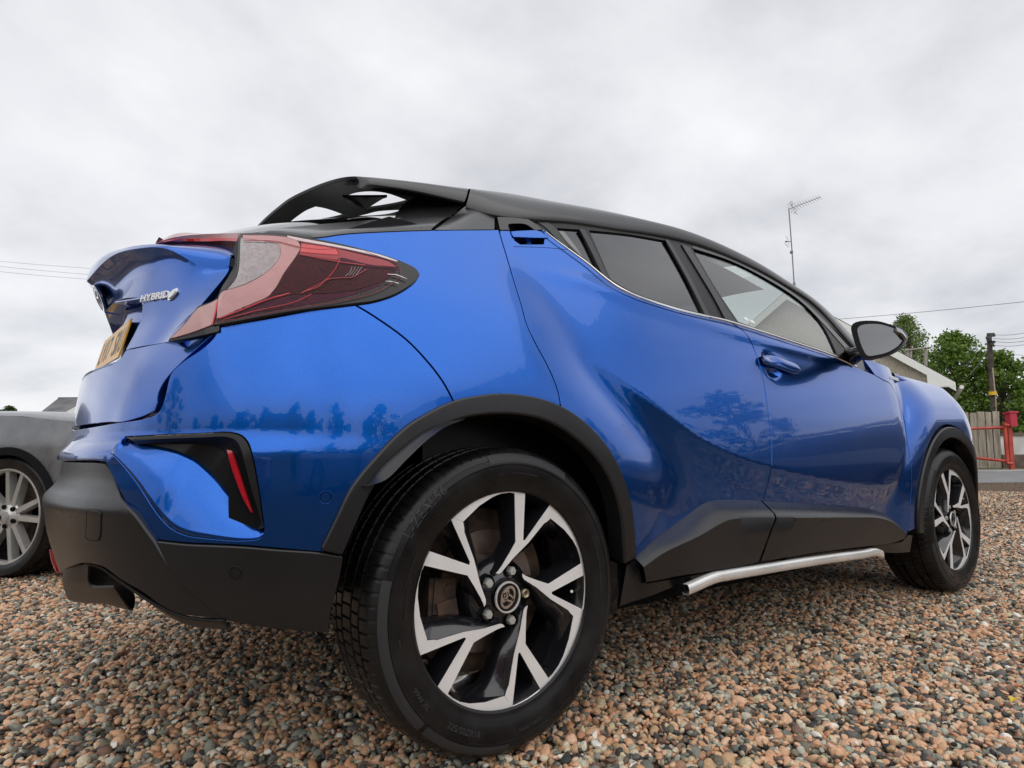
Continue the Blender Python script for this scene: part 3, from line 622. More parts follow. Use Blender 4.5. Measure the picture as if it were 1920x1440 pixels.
# wheel housings and mud flaps
for wx in (0.0, 2.64):
    for sgn in (1, -1):
        mb = MB(); prof = [(.446, -.835), (.45, -.82), (.455, -.60), (.30, -.56), (.05, -.56)]
        mb.lathe(prof, 48, 'y', (wx, 0, .345), math.radians(-2), math.radians(179))
        if sgn < 0: mb.v = [(x, -y, z) for x, y, z in mb.v]
        mb.build('wheel_housing', M['under'], car, 40)
mf = [at_y(1132, 1046, -.86), at_y(1172, 1062, -.87), at_y(1180, 1072, -.872), at_y(1165, 1110, -.87), at_y(1155, 1148, -.865), at_y(1128, 1155, -.86)]
mb = MB(); n_ = len(mf); mb.add([p for p in mf]+[p+np.array([.012, .16, 0]) for p in mf], [tuple(range(n_))]+[(i, (i+1) % n_, (i+1) % n_+n_, i+n_) for i in range(n_)]+[tuple(range(2*n_-1, n_-1, -1))])
mb.build('mud_flap', M['gloss'], car)
for px, py in ((1144, 968), (1139, 1053)):
    c_ = at_y(px, py, -.862); mb = MB(); mb.lathe([(0, -.004), (.004, -.004), (.0055, -.001), (.0075, 0), (.008, .004)], 12, 'y', tuple(c_)); mb.build('liner_clip', M['trim'], car, 50)

# ------------------------------------------------------------------ glasshouse
GF = GH
def GUV(pts, n=4): return GH.inv(cs(pts, n))
TOPE = [(931, 405), (985, 408), (1071, 417), (1156, 430), (1263, 448), (1327, 466), (1412, 502), (1498, 551), (1540, 584), (1600, 652), (1640, 700)]
BOTE = [(1640, 706), (1583, 676), (1498, 645), (1412, 618), (1360, 601), (1327, 594), (1284, 583), (1233, 568), (1190, 553), (1156, 536), (1131, 518), (1101, 493), (1071, 471), (1041, 449), (1018, 431), (990, 413), (960, 410), (935, 410)]
W1 = curve([(1043, 427), (1086, 430)], [(1094, 441), (1110, 476), (1126, 511)], [(1122, 506), (1098, 487), (1072, 463), (1058, 447), (1043, 427)])
W2 = curve([(1104, 431), (1180, 439), (1249, 451)], [(1262, 474), (1290, 525), (1319, 589)], [(1317, 588), (1284, 580), (1240, 567), (1195, 551), (1165, 536), (1144, 522)], [(1144, 522), (1128, 485), (1104, 431)])
W3 = curve([(1297, 464), (1370, 488), (1434, 520), (1498, 561), (1526, 586)], [(1533, 596), (1550, 622), (1569, 662)], [(1566, 664), (1498, 641), (1434, 621), (1384, 603)], [(1384, 603), (1345, 545), (1297, 464)])
W4 = curve([(1541, 599), (1565, 618), (1594, 650)], [(1592, 668), (1578, 655), (1541, 599)])
gt, gb = GUV(TOPE), GUV(BOTE)
ws = [GH.inv(w) for w in (W1, W2, W3, W4)]
frame = panel('window_frame', GF, np.vstack([gt, gb]), M['trim'], car, holes=ws, gap=0, rnd=.001, flange=.012, mirror=True)
GG = GH.with_off(-.006)
wn = ['quarter_window', 'rear_door_window', 'front_door_window', 'front_quarter_window']
for w, nm in zip((W1, W2, W3, W4), wn):
    panel(nm, GG, offset_poly(densify(GH.inv(w), .01), -.004), M['privacy' if nm in wn[:2] else 'glass'], car, gap=0, flange=0, grid=.04, seg=.02, mirror=True)
GO = GH.with_off(.003)
SG = GH.with_off(-.005); stm = mat('white_window_sticker', (.8, .82, .8), .5)
for k_, (x_, y_) in enumerate(((1394, 594), (1405, 599))): panel('window_sticker', SG, SG.inv(np.array([(x_, y_), (x_+8, y_+2), (x_+11, y_+8), (x_+3, y_+6)])), stm, car, gap=0, flange=0, grid=.02, seg=.02)
def gstrip(name, a, b, m, off=.004, **k):
    S_ = GH.with_off(off); A_, B_ = S_.p3(cs(a)), S_.p3(cs(b)); return loft([A_, B_], name, m, car, nu=40, nv=1, thick=.004, smooth=60, mirror=True, **k)
gstrip('pillar_seal', [(1247, 449), (1262, 474), (1290, 525), (1322, 590)], [(1254, 450), (1269, 475), (1298, 527), (1331, 592)], M['clad'])
gstrip('pillar_seal', [(1086, 429), (1096, 446), (1112, 478), (1130, 516)], [(1096, 430), (1106, 447), (1125, 485), (1143, 522)], M['clad'])
gstrip('pillar_cover', [(1278, 458), (1310, 510), (1340, 560), (1362, 602)], [(1292, 463), (1322, 512), (1352, 562), (1380, 604)], M['clad'], .005)
gstrip('quarter_cover', [(1000, 413), (1020, 424), (1045, 449), (1060, 462)], [(1030, 418), (1043, 430), (1055, 447), (1068, 463)], M['clad'], .002)
gstrip('window_channel', [(1300, 461), (1370, 484), (1434, 516), (1498, 557), (1545, 600), (1596, 655)], [(1298, 465), (1370, 489), (1434, 521), (1498, 562), (1543, 606), (1592, 661)], M['gloss'], .002)
# bright moulding along the belt
BS = BODY.with_off(.006)
cb = BS.p3(cs([(1022, 435), (1041, 450), (1071, 472), (1101, 494), (1131, 519), (1156, 537), (1190, 554), (1233, 569), (1284, 584), (1327, 594), (1363, 602), (1412, 617), (1498, 645), (1560, 666), (1606, 688)]))
mb = MB(); nn_ = len(cb); wd = np.interp(np.arange(nn_), [0, nn_*.3, nn_], [.0015, .004, .005])
rows = []
for (a_, b_) in ((1.0, .0), (.8, -.8), (0, -1.0), (-.8, -.8), (-1.0, 0)): rows.append(cb+np.stack([0*wd, b_*.003+0*wd-.001, a_*wd], 1))
mb.grid(np.array(rows)); mb.build('belt_moulding', M['chrome'], car, 60); mb2 = MB(); mb2.v = [(x, -y, z) for x, y, z in mb.v]; mb2.f = mb.f; mb2.build('belt_moulding', M['chrome'], car, 60)

# ------------------------------------------------------------------ roof, bonnet
RS = [(700, 335), (800, 344), (880, 354), (950, 362), (1041, 379), (1120, 393), (1199, 411), (1284, 434), (1348, 461), (1412, 495), (1476, 537), (1540, 583), (1600, 638), (1636, 680)]
RD = [(760, 392), (830, 396), (874, 387), (932, 405), (1071, 417), (1156, 430), (1212, 438), (1263, 448), (1327, 466), (1412, 502), (1470, 534), (1530, 574), (1597, 648), (1638, 692)]
dy = [-.64]*3+[-.66]*4+[-.665]*4+[-.68, -.72, -.76]
rdp = []
for (px, py), y in zip(RD, dy):
    w = GH.with_off(.004).inv([(px, py)]) if px > 925 else None
    rdp.append(GH.with_off(.006).pos(w[:, 0], w[:, 1])[0] if w is not None else at_y(px, py, -.62))
sy = [-.50, -.52, -.54, -.56, -.575, -.585, -.59, -.595, -.60, -.61, -.625, -.65, -.70, -.74]
rsp = [at_y(px, py, y) for (px, py), y in zip(RS, sy)]
rs_i = [p+np.array([0, .05, .008]) for p in rsp]
rc_z = [1.475, 1.50, 1.515, 1.53, 1.55, 1.562, 1.572, 1.575, 1.56, 1.53, 1.47, 1.38, 1.25, 1.15]
mid = [np.array([p[0], -.28, max(p[2]+.004, .75*zc+.25*p[2])]) for p, zc in zip(rsp, rc_z)]; cen = [np.array([p[0], 0, max(zc, p[2]+.005)]) for p, zc in zip(rsp, rc_z)]
print('roof', np.round(rsp, 3).tolist(), np.round(rdp, 3).tolist())
sel = list(range(2, 14)); out_in = [rdp[i]+np.array([0, .012, -.014]) for i in sel]
mid_ed = [.5*(rdp[i]+rsp[i])+np.array([0, -.012, .016]) for i in sel]
roofi = sel[:8]
loft([[out_in[k] for k in range(len(sel))], [rdp[i]+np.array([0, .0, .002]) for i in sel], mid_ed, [rsp[i] for i in sel], [rs_i[i] for i in sel]], 'roof_rail_panel', M['roof'], car, nu=80, nv=5, smooth=70, mirror=True)
loft([[rs_i[i] for i in roofi], [mid[i] for i in roofi], [cen[i] for i in roofi]], 'roof', M['roof'], car, nu=60, nv=6, smooth=70, mirror=True)
wsl = sel[7:]
loft([[rs_i[i] for i in wsl], [mid[i]+np.array([.05, 0, 0]) for i in wsl], [cen[i]+np.array([.08, 0, 0]) for i in wsl]], 'windscreen', M['glass'], car, nu=30, nv=6, smooth=70, mirror=True)
mb = MB(); g_ = [(1.0, y, z) for y, z in ((0, 1.50), (-.3, 1.49), (-.54, 1.44))]
loft([[(.1, 0, 1.47), (.6, 0, 1.50), (1.3, 0, 1.50), (1.75, 0, 1.43)], [(.1, -.35, 1.45), (.6, -.35, 1.49), (1.3, -.35, 1.49), (1.72, -.35, 1.42)], [(.1, -.56, 1.38), (.6, -.58, 1.43), (1.2, -.58, 1.44), (1.62, -.58, 1.38)]], 'headliner', M['headliner'], car, nu=20, nv=3, mirror=True, smooth=60)
# bonnet
HB = [(1676, 700), (1690, 706), (1700, 711), (1730, 731), (1765, 751), (1785, 771)]
hy = [-.765, -.768, -.77, -.775, -.775, -.775]
h1 = [at_y(px, py, y) for (px, py), y in zip(HB, hy)]
h2 = [p+np.array([.02, .10, .018]) for p in h1]; h3 = [np.array([p[0]+.05, -.3, p[2]+.035]) for p in h1]; h4 = [np.array([p[0]+.07, 0, p[2]+.04]) for p in h1]
h0 = [p+np.array([0, -.004, -.03]) for p in h1]
loft([h0, h1, h2, h3, h4], 'bonnet', M['paint'], car, nu=40, nv=5, smooth=70, mirror=True)
loft([[h1[-1], h2[-1], h3[-1], h4[-1]], [h1[-1]+np.array([.28, .06, -.12]), h2[-1]+np.array([.33, .05, -.12]), h3[-1]+np.array([.42, 0, -.12]), h4[-1]+np.array([.45, 0, -.12])], [(3.45, -.62, .55), (3.55, -.5, .55), (3.62, -.3, .55), (3.65, 0, .55)], [(3.40, -.62, .3), (3.5, -.5, .3), (3.56, -.3, .3), (3.58, 0, .3)]], 'front_bumper', M['paint'], car, nu=24, nv=6, mirror=True, smooth=60)
hl = [at_y(1758, 744, -.80), at_y(1770, 750, -.80), at_y(1784, 768, -.80)]; hl2 = [at_y(1763, 756, -.83), at_y(1776, 763, -.83), at_y(1786, 776, -.83)]
loft([hl, hl2], 'headlamp', M['glass'], car, nu=14, nv=3, thick=.02, smooth=60, mirror=True)
# ------------------------------------------------------------------ cabin
def seat(x, y, sc_=1.0):
    t = None
    mb = MB()
    prof = [(-.02, .55), (.05, .50), (.50, .52), (.55, .57), (.50, .63), (.14, .66), (.06, .80), (-.03, 1.08), (-.08, 1.17), (-.17, 1.17), (-.19, 1.10), (-.10, .80)]
    for yy in (y-.24, y+.24): pass
    V = []; ys = [y-.25, y-.22, y, y+.22, y+.25]; sc2 = [.9, 1, 1, 1, .9]
    cxp, czp = .1, .8
    for yy, s_ in zip(ys, sc2):
        for a_, b_ in prof: V.append((x+cxp+(a_-cxp)*s_, yy, czp+(b_-czp)*s_))
    n = len(prof); F = [(i*n+k, i*n+(k+1) % n, (i+1)*n+(k+1) % n, (i+1)*n+k) for i in range(4) for k in range(n)]+[tuple(range(n)), tuple(range(5*n-1, 4*n-1, -1))]
    mb.add(V, F); s = mb.build('seat', M['seat'], car, 50)
    mb = MB(); V = []
    for k in range(9):
        th = math.pi*k/8
        for j in range(12):
            ph = 2*math.pi*j/12; V.append((x-.16+.055*math.sin(th)*math.cos(ph), y-.13*math.cos(th)*-1, 1.235+.085*math.sin(th)*math.sin(ph)))
    mb.add(V, [(i*12+j, i*12+(j+1) % 12, (i+1)*12+(j+1) % 12, (i+1)*12+j) for i in range(8) for j in range(12)]); mb.build('headrest', M['seat'], s, 180)
for x, y in ((1.15, -.36), (1.15, .36), (.25, -.36), (.25, .36)): seat(x, y)
mb = MB(); mb.box((2.05, 0, .93), (.35, 1.42, .22)); mb.tube([(1.78+.0*k, -.36+.18*math.cos(k*math.pi/10), .98+.18*math.sin(k*math.pi/10)) for k in range(21)], .016, 8); mb.build('dashboard', M['trim'], car, 60)
mb = MB(); mb.box((1.0, -.72, .82), (2.3, .05, .50)); mb.build('door_card', M['trim'], car); mb = MB(); mb.box((1.0, .72, .82), (2.3, .05, .50)); mb.build('door_card', M['trim'], car)
# ------------------------------------------------------------------ door mirror
def mirror_unit():
    cy = -1.005
    outl = catmull([(1597, 612), (1606, 604), (1645, 602), (1668, 608), (1690, 617), (1699, 628), (1692, 646), (1670, 662), (1640, 671), (1619, 672), (1608, 655), (1600, 632)], 4, True)
    P = np.array([at_y(px, py, cy) for px, py in outl]); c = P.mean(0)
    # housing seen from behind: rim, then the shell closing forward
    d = np.array([.75, .15, .0]); mb = MB(); rows = [P+np.array([-.004, 0, 0])]
    for t, s_ in ((.02, 1.02), (.05, 1.0), (.09, .90), (.12, .72), (.14, .45), (.145, .1)): rows.append(c+(P-c)*s_+d*t)
    rows = [np.vstack([r, r[:1]]) for r in rows]; mb.grid(np.array(rows))
    sh = mb.build('door_mirror', M['trim'], car, 50)
    gl = c+(P-c)*.80+np.array([.004, 0, -.002]); gl[:, 0] -= .0
    rim = c+(P-c)*.84+np.array([.012, 0, 0])
    mb = MB(); mb.grid(np.array([np.vstack([r, r[:1]]) for r in (P+np.array([-.004, 0, 0]), c+(P-c)*.93+np.array([-.006, 0, 0]), rim)])); mb.build('mirror_rim', M['under'], sh, 60)
    n = len(gl); mb = MB(); mb.add(list(rim)+[rim.mean(0)], [(i, (i+1) % n, n) for i in range(n)]); mb.build('mirror_glass', M['mirror'], sh, 180)
    il = [at_y(1680, 613, cy-.004), at_y(1690, 618, cy-.008), at_y(1698, 628, cy-.008)]; il2 = [p+np.array([.0, -.004, -.018]) for p in il]
    loft([il, il2], 'mirror_indicator', M['lamp_clear'], sh, nu=12, nv=2, thick=.01, smooth=60)
    mb = MB(); a = at_y(1600, 668, -.84); b = at_y(1612, 662, -.90); c2 = at_y(1632, 662, -.97)
    mb.tube([a+np.array([0, .02, 0]), a, b, c2], [.045, .035, .028, .03], 10); mb.build('mirror_arm', M['gloss'], sh, 60)
    tri = [at_y(1592, 660, -.825), at_y(1606, 650, -.80), at_y(1622, 672, -.80), at_y(1642, 704, -.80), at_y(1626, 704, -.81), at_y(1604, 690, -.82)]
    mb = MB(); n = len(tri); mb.add(tri+[p+np.array([0, .03, 0]) for p in tri], [tuple(range(n)), tuple(range(2*n-1, n-1, -1))]+[(i, i+n, (i+1) % n+n, (i+1) % n) for i in range(n)]); mb.build('mirror_sail', M['gloss'], sh)
mirror_unit()
# ------------------------------------------------------------------ door handles
h0_ = BODY.with_off(.016)
HT = cs([(1431, 668), (1445, 667), (1475, 676), (1497, 686), (1500, 692)]); HL = cs([(1432, 680), (1445, 684), (1475, 695), (1493, 700), (1500, 698)])
a_ = BODY.with_off(.015).p3(HT); b_ = BODY.with_off(.015).p3(HL); a0_ = BODY.with_off(.004).p3(HT); b0_ = BODY.with_off(.004).p3(HL)
hd = loft([a0_, a_+np.array([0, .003, .002]), .75*resample(a_, 30)+.25*resample(b_, 30)+np.array([0, -.003, 0]), .25*resample(a_, 30)+.75*resample(b_, 30)+np.array([0, -.003, 0]), b_+np.array([0, .003, -.002]), b0_], 'door_handle', M['paint'], car, nu=30, nv=4, smooth=60, mirror=False)
kp = BODY.with_off(.019).p3([(1446, 675)])[0]; mb = MB(); mb.lathe([(0, 0), (.005, 0), (.006, .002)], 14, 'y', tuple(kp)); mb.build('keyhole', M['under'], hd)
mb = MB(); mb.tube(BODY.with_off(-.0002).p3(cs([(963, 462.5), (1015, 464), (1064, 468)])), .0009, 6); mb.build('shut_line', M['under'], car)
# rear handle: recess with a blade across it
RI = BODY.with_off(-.030)
hr = densify(BUV(HREC), .008); hw = BODY.pos(hr[:, 0], hr[:, 1]); hi_ = RI.pos(hr[:, 0], hr[:, 1])
mb = MB(); k_ = len(hr); mb.grid(np.array([np.vstack([hw, hw[:1]])+np.array([0, .002, 0]), np.vstack([hi_, hi_[:1]])])); mb.build('handle_recess', M['gloss'], car, 40)
panel('handle_recess', RI, hr, M['gloss'], car, gap=-.002, flange=0, grid=.02)
bl_ = curve([(959, 434), (985, 432.5), (1010, 433), (1028, 444.5)], [(1028, 445.5), (1000, 445), (963, 443.5)], [(963, 443.5), (959, 434)])
panel('door_handle', BODY.with_off(.004), BUV(bl_, BODY.with_off(.004)), M['paint'], car, gap=0, flange=.018, grid=.01, seg=.006)
ga = BUV(cs([(931, 404), (960, 405), (990, 411), (1012, 428), (1000, 432), (984, 430), (959, 432), (936, 431)]), BODY.with_off(.001))
lh = BODY.with_off(-.012); panel('handle_lever', lh, BUV(curve([(990, 445), (996, 445)], [(996, 456), (989, 456)]), lh), M['paint'], car, gap=0, flange=.012, grid=.01, seg=.005)
# ------------------------------------------------------------------ tailgate
def basis(knots):
    fs = [spl(knots, np.eye(len(knots))[i]) for i in range(len(knots))]
    return lambda t: np.stack([f(t) for f in fs], -1)
def grid_surf(G, ku, kv, **k):
    G = np.array(G); bu, bv = basis(ku), basis(kv)          # G[row(v)][col(u)]
    def fn(u, v):
        u = np.asarray(u, float)+0*np.asarray(v, float); v = np.asarray(v, float)+0*u
        return np.einsum('...r,...c,rck->...k', bv(v), bu(u), G)
    return Surf(fn, (ku[0], ku[-1]), (kv[0], kv[-1]), du=.015, dv=.012, **k)
ku = [0, .15, .30, .42, .50, .57, .64]
kyy = [-y for y in ku[:-1]]
def rowp(pts): return [at_y(px, py, y) for (px, py), y in zip(pts, kyy)]
LIPE = rowp([(163, 528), (186, 500), (220, 475), (268, 465), (322, 470), (379, 500)]); LIPE[0] = np.array([-.811, 0, 1.150])
TOP2 = rowp([(200, 475), (213, 470), (248, 462.5), (290, 460), (338, 462), (391, 472)]); TOP2[0] = np.array([-.762, 0, 1.238])
TOP1 = [.5*(a+b)+np.array([-.012, 0, .006])*k for a, b, k in zip(LIPE, TOP2, (1, .7, .4, .3, .3, .3))]
TOP3 = [p+np.array([.10, 0, .030]) for p in TOP2]
def side_pt(px, py, y): return at_y(px, py, y)
GT_ = [TOP3+[side_pt(431, 480, -.625)], TOP2+[side_pt(431, 485, -.625)], TOP1+[side_pt(430, 492, -.625)], LIPE+[side_pt(429, 499, -.625)]]
kt = np.array([0, .10, .14, .185])
TGT = grid_surf([[tuple(p) for p in r] for r in GT_], ku, kt)
def under(dx, dz, outer):
    o = at_y(*outer, -.57); base = LIPE[-1]; d0 = np.array([dx, 0, dz]); d1 = o-base
    cf = (.75, .9, 1, 1, 1, 1)
    return [p+d0*np.array([cf[i], 1, 1])*(1-(i/5)**1.5)+d1*(i/5)**1.5 for i, p in enumerate(LIPE)]
def face(z, x, outer):
    c = at_y(*outer, -.57); return [np.array([x+(c[0]-x)*(y/.57)**2, -y, z+(c[2]-z)*(y/.57)**2]) for y in ku[:-1]]
ROWS = [LIPE+[side_pt(429, 499, -.625)], under(.034, -.022, (377, 507))+[side_pt(428, 506, -.625)], under(.056, -.050, (372, 517))+[side_pt(421, 518, -.63)],
        face(1.045, -.764, (350, 560))+[side_pt(386, 560, -.635)], face(.985, -.768, (330, 602))+[side_pt(353, 600, -.64)], face(.906, -.797, (304, 643))+[side_pt(324, 637, -.645)]]
kvu = np.array([0, .032, .066, .126, .188, .272])
TGU = grid_surf([[tuple(p) for p in r] for r in ROWS], ku, kvu)
LR = [face(.985, -.768, (330, 602))+[BODY.p3([(430, 590)])[0]], face(.906, -.797, (304, 643))+[BODY.p3([(402, 626)])[0]], face(.832, -.810, (270, 693))+[BODY.p3([(319, 703)])[0]], face(.738, -.819, (235, 792))+[BODY.p3([(297, 772)])[0]]]
kvl = np.array([0, .08, .155, .250])
TGL = grid_surf([[tuple(p) for p in r] for r in LR], ku, kvl)
topp = np.array([(0, 0)]+[(u, 0) for u in np.linspace(.05, .64, 10)]+[(.64, .06), (.64, .12), (.64, kt[-1])]+[(u, kt[-1]) for u in np.linspace(.6, 0, 14)])
tgo = panel('tailgate_garnish', TGT, topp, M['paint'], car, mirror=True, grid=.010, gap=0, flange=.002, rnd=.0006)
vL = kvu[-1]
upper = np.array([(0., 0.)]+[(u, 0) for u in np.linspace(.05, .6, 10)]+[(.64, .0)]+[(.64, v) for v in np.linspace(.02, vL-.002, 14)]+[(u, vL-.001) for u in np.linspace(.62, .36, 8)])
rec = TGU.inv(catmull([(231, 655), (245, 606), (256, 575), (258, 563), (250, 557)], 4)); print('rec', np.round(rec, 3).tolist())
ue = max(.24, float(rec[0][0])); vt_ = float(rec[-1][1])
rr_ = [(ue+.02, vL-.001), (ue+.012, vL-.06), (ue+.01, vL-.10), (ue, vt_+.02), (ue-.025, vt_+.004), (.15, vt_-.012), (0, vt_-.016)]
upper = np.vstack([upper, rr_])
tgo = panel('tailgate_face', TGU, upper, M['paint'], car, mirror=True, grid=.010, gap=.0, rnd=.0006)
vq = kvl[1]
low = np.array([(0, vq+.035), (ue-.02, vq+.035), (ue+.018, vq+.02), (ue+.02, vq+.001), (.5, vq+.001), (.575, vq-.001), (.60, vq-.010), (.64, vq-.018), (.64, vq+.02), (.64, kvl[2]), (.64, kvl[3]-.02), (.635, kvl[3]-.004), (.61, kvl[3]), (.3, kvl[3]), (0, kvl[3])])
tl, tl2 = panel('tailgate', TGL, low, M['paint'], car, mirror=True, grid=.012)
# number plate pocket: side wall, roof and floor, with the plate leaning inside it
y_e = -ue
pk = [TGU.pos(np.array([u_]), np.array([v_]))[0] for u_, v_ in rr_]+[TGL.pos(np.array([0.]), np.array([vq+.035]))[0]]
inn = [p+np.array([.055, .006 if i < 4 else 0, -.004]) for i, p in enumerate(pk[:-1])]
loft([pk[:-1], inn], 'plate_pocket', M['paint'], car, nu=40, nv=3, smooth_u=False, thick=.003, mirror=True, smooth=40)
bwall = [inn, [np.array([p[0], 0, p[2]]) for p in inn]]
loft([[np.array(p) for p in inn], [np.array([-.72, p[1]*.5, p[2]]) for p in inn], [np.array([-.722, 0, p[2]]) for p in inn]], 'plate_backing', M['paint'], car, nu=30, nv=2, smooth_u=False, mirror=True, smooth=40)
lf = [TGL.pos(np.array([u_]), np.array([vq+.035]))[0] for u_ in (0, .1, .2, ue-.01)]; lf2 = [p+np.array([.06, 0, .012]) for p in lf]
loft([lf, lf2], 'plate_shelf', M['paint'], car, nu=20, nv=2, thick=.003, mirror=True, smooth=60)
PT = at_y(249, 598, -.262); PB = at_y(224, 671, -.262); PL = at_y(179, 697, .262); PLt = at_y(201, 634, .262)
PLt = PL+(PT-PB)*.97
pc = [PT, PB, PL, PLt]; pn = np.cross(PB-PT, PLt-PT); pn /= np.linalg.norm(pn); pn = pn if pn[0] < 0 else -pn
print('plate', np.round(pc, 3).tolist(), 'h', np.linalg.norm(PT-PB), 'w', np.linalg.norm(PB-PL))
mb = MB(); q = [p+pn*.004 for p in pc]; mb.add(q+[p for p in pc], [(0, 1, 2, 3), (7, 6, 5, 4), (0, 4, 5, 1), (1, 5, 6, 2), (2, 6, 7, 3), (3, 7, 4, 0)]); plate = mb.build('licence_plate', M['plate'], car)
def plate_text(s, frac0, frac1, v0, v1, m, par, off=.0045, bold=.012):
    n_ = len(s); w_ = (frac1-frac0)/n_
    for i, ch in enumerate(s):
        if ch == ' ': continue
        v, f = text_mesh(ch, 1.0, 0, 'LEFT', bold); lo, hi = v.min(0), v.max(0); t = (v-lo)/(hi-lo+1e-9); k = .30 if ch == '1' else .80
        ex = PB-PL; ez = PLt-PL; f0 = frac0+w_*(i+(1-k)/2); P = PL+ex*(f0+w_*k*t[:, :1])+ez*(v0+(v1-v0)*t[:, 1:2])+pn*off
        mb = MB(); mb.add(P, f); mb.build('letter', m, par)
plate_text('LV17 SRU', .06, .98, .16, .86, M['plate_text'], plate)
# HYBRID badge with its leaf-drop device, raised on the garnish
def surf_text(S, s, p0, p1, hpx, name, m, par, depth=.004, bold=.02, off=.003):
    """letters lying on a surface between two measured ends"""
    w = S.inv([p0, p1, (p0[0]+hpx[0], p0[1]+hpx[1])]); P = S.pos(w[:, 0], w[:, 1]); n = S.nrm(w[:1, 0], w[:1, 1])[0]; ex = P[1]-P[0]; ez = P[2]-P[0]
    v, f = text_mesh(s, 1.0, .5, 'LEFT', bold); lo, hi = v.min(0), v.max(0); t = (v-lo)/(hi-lo+1e-9)
    Q = P[0]+ex*t[:, :1]+ez*t[:, 1:2]+n*(off-depth/2+depth*t[:, 2:3]); mb = MB(); mb.add(Q, f); return mb.build(name, m, par)
surf_text(TGU, 'HYBRID', (267, 568), (320, 559), (3, -13), 'badge_lettering', M['white'], tgo[0], off=.004)
w = TGU.inv([(324, 556), (328, 549)]); P_ = TGU.pos(w[:, 0], w[:, 1]); nrm_ = TGU.nrm(w[:1, 0], w[:1, 1])[0]
mb = MB(); c_ = P_.mean(0); ez = (P_[1]-P_[0]); ez /= np.linalg.norm(ez); ex = np.cross(ez, nrm_); ex *= np.sign(-ex[1]+1e-9)
def drop(c, a, b, lean=.3, n=20):
    return [c+ex*(a*math.cos(t)+lean*b*math.sin(t))+ez*b*math.sin(t) for t in np.linspace(0, 2*math.pi, n, endpoint=False)]
for a_, b_, o_, mm, nm in ((.011, .017, .002, 'chrome', 'badge_drop'), (.0075, .013, .005, 'white', 'badge_drop')):
    ring = drop(c_, a_, b_); mb = MB(); k = len(ring); mb.add([p+nrm_*.0 for p in ring]+[p+nrm_*(o_+.001) for p in ring], [(i, (i+1) % k, (i+1) % k+k, i+k) for i in range(k)]+[tuple(range(k, 2*k))]); mb.build(nm, M[mm], tgo[0])
# oval emblem: an outer ring with two crossed inner rings
def emblem(c, ax, az, n, w, h, m, par, name='emblem', t=.06, depth=.006):
    mb = MB()
    def ring(cx, cz, a, b, th):
        k = 36; inner, outer = [], []
        for i in range(k):
            q = 2*math.pi*i/k; outer.append(c+ax*(cx+a*math.cos(q))+az*(cz+b*math.sin(q))); inner.append(c+ax*(cx+(a-th)*math.cos(q))+az*(cz+(b-th*.9)*math.sin(q)))
        b0 = len(mb.v); V = [p for p in outer]+[p for p in inner]+[p+n*depth for p in outer]+[p+n*depth for p in inner]
        F = []
        for i in range(k):
            j = (i+1) % k; F += [(2*k+i, 2*k+j, 3*k+j, 3*k+i), (i, j, 2*k+j, 2*k+i), (k+i, 3*k+i, 3*k+j, k+j)]
        mb.add(V, F)
    ring(0, 0, w/2, h/2, t*w); ring(0, h*.19, w*.30, h*.17, t*w*.8); ring(0, 0, w*.16, h*.46, t*w*.7)
    return mb.build(name, m, par, 50)
pe = at_y(190, 556, 0.0); em = TGU.pos(np.array([0.005]), np.array([.058]))[0]; en = TGU.nrm(np.array([0.005]), np.array([.058]))[0]; en = en if en[0] < 0 else -en
az_ = np.cross(np.array([0, -1., 0]), en); az_ /= np.linalg.norm(az_); az_ *= np.sign(az_[2])
mb = MB(); k = 30; V = [em+en*.0+np.array([0, -1, 0])*.055*math.cos(2*math.pi*i/k)+az_*.039*math.sin(2*math.pi*i/k) for i in range(k)]
mb.add(V+[p+en*.006 for p in V], [(i, (i+1) % k, (i+1) % k+k, i+k) for i in range(k)]+[tuple(range(k, 2*k))]); eb = mb.build('emblem_base', M['gloss'], tgo[0])
emblem(em+en*.006, np.array([0, -1., 0]), az_, en, .110, .078, M['chrome'], tgo[0])
# rear window: dark glass from the garnish up to the spoiler
loft([[TGT.pos(np.array([u_]), np.array([.0]))[0]+np.array([-.01, 0, -.006]) for u_ in (0, .2, .4, .56)], [(-.40, 0, 1.34), (-.40, -.2, 1.335), (-.38, -.4, 1.29), (-.36, -.56, 1.22)], [(.06, 0, 1.455), (.06, -.2, 1.45), (.06, -.4, 1.42), (.06, -.56, 1.36)]], 'rear_window', M['privacy'], car, nu=30, nv=6, smooth=60, mirror=True)
# ------------------------------------------------------------------ tail lamp, layer over layer
lampsurf = {}
def L(off):
    if off not in lampsurf: lampsurf[off] = BODY.with_off(off)
    return lampsurf[off]
Z = lambda pts: [(60+x/2.4, 300+y/2.4) for x, y in pts]
lamp_base = curve(Z([(812, 742), (900, 727), (1000, 708), (1200, 672), (1440, 642), (1540, 628), (1640, 595), (1720, 542), (1741, 510)]), Z([(1741, 510), (1728, 490), (1690, 468), (1620, 440), (1500, 405), (1400, 380), (1250, 350), (1150, 333), (1000, 328), (935, 330)]), Z([(935, 330), (930, 420), (925, 500)]), Z([(925, 500), (880, 560), (845, 605), (812, 742)]))
lb = panel('tail_lamp', L(.007), L(.007).inv(lamp_base), M['gloss'], car, gap=0, rnd=.004, flange=.02, grid=.012, mirror=True)
def lamp(name, pts, m, off=.0095, closed=True, g=.0, fl=.003, rnd=.001):
    segs = pts if isinstance(pts[0], list) else [pts]
    pl = curve(*[Z(s) for s in segs]); return panel(name, L(off), L(off).inv(pl), M[m], lb[0], gap=g, rnd=rnd, flange=fl, grid=.010, seg=.006)
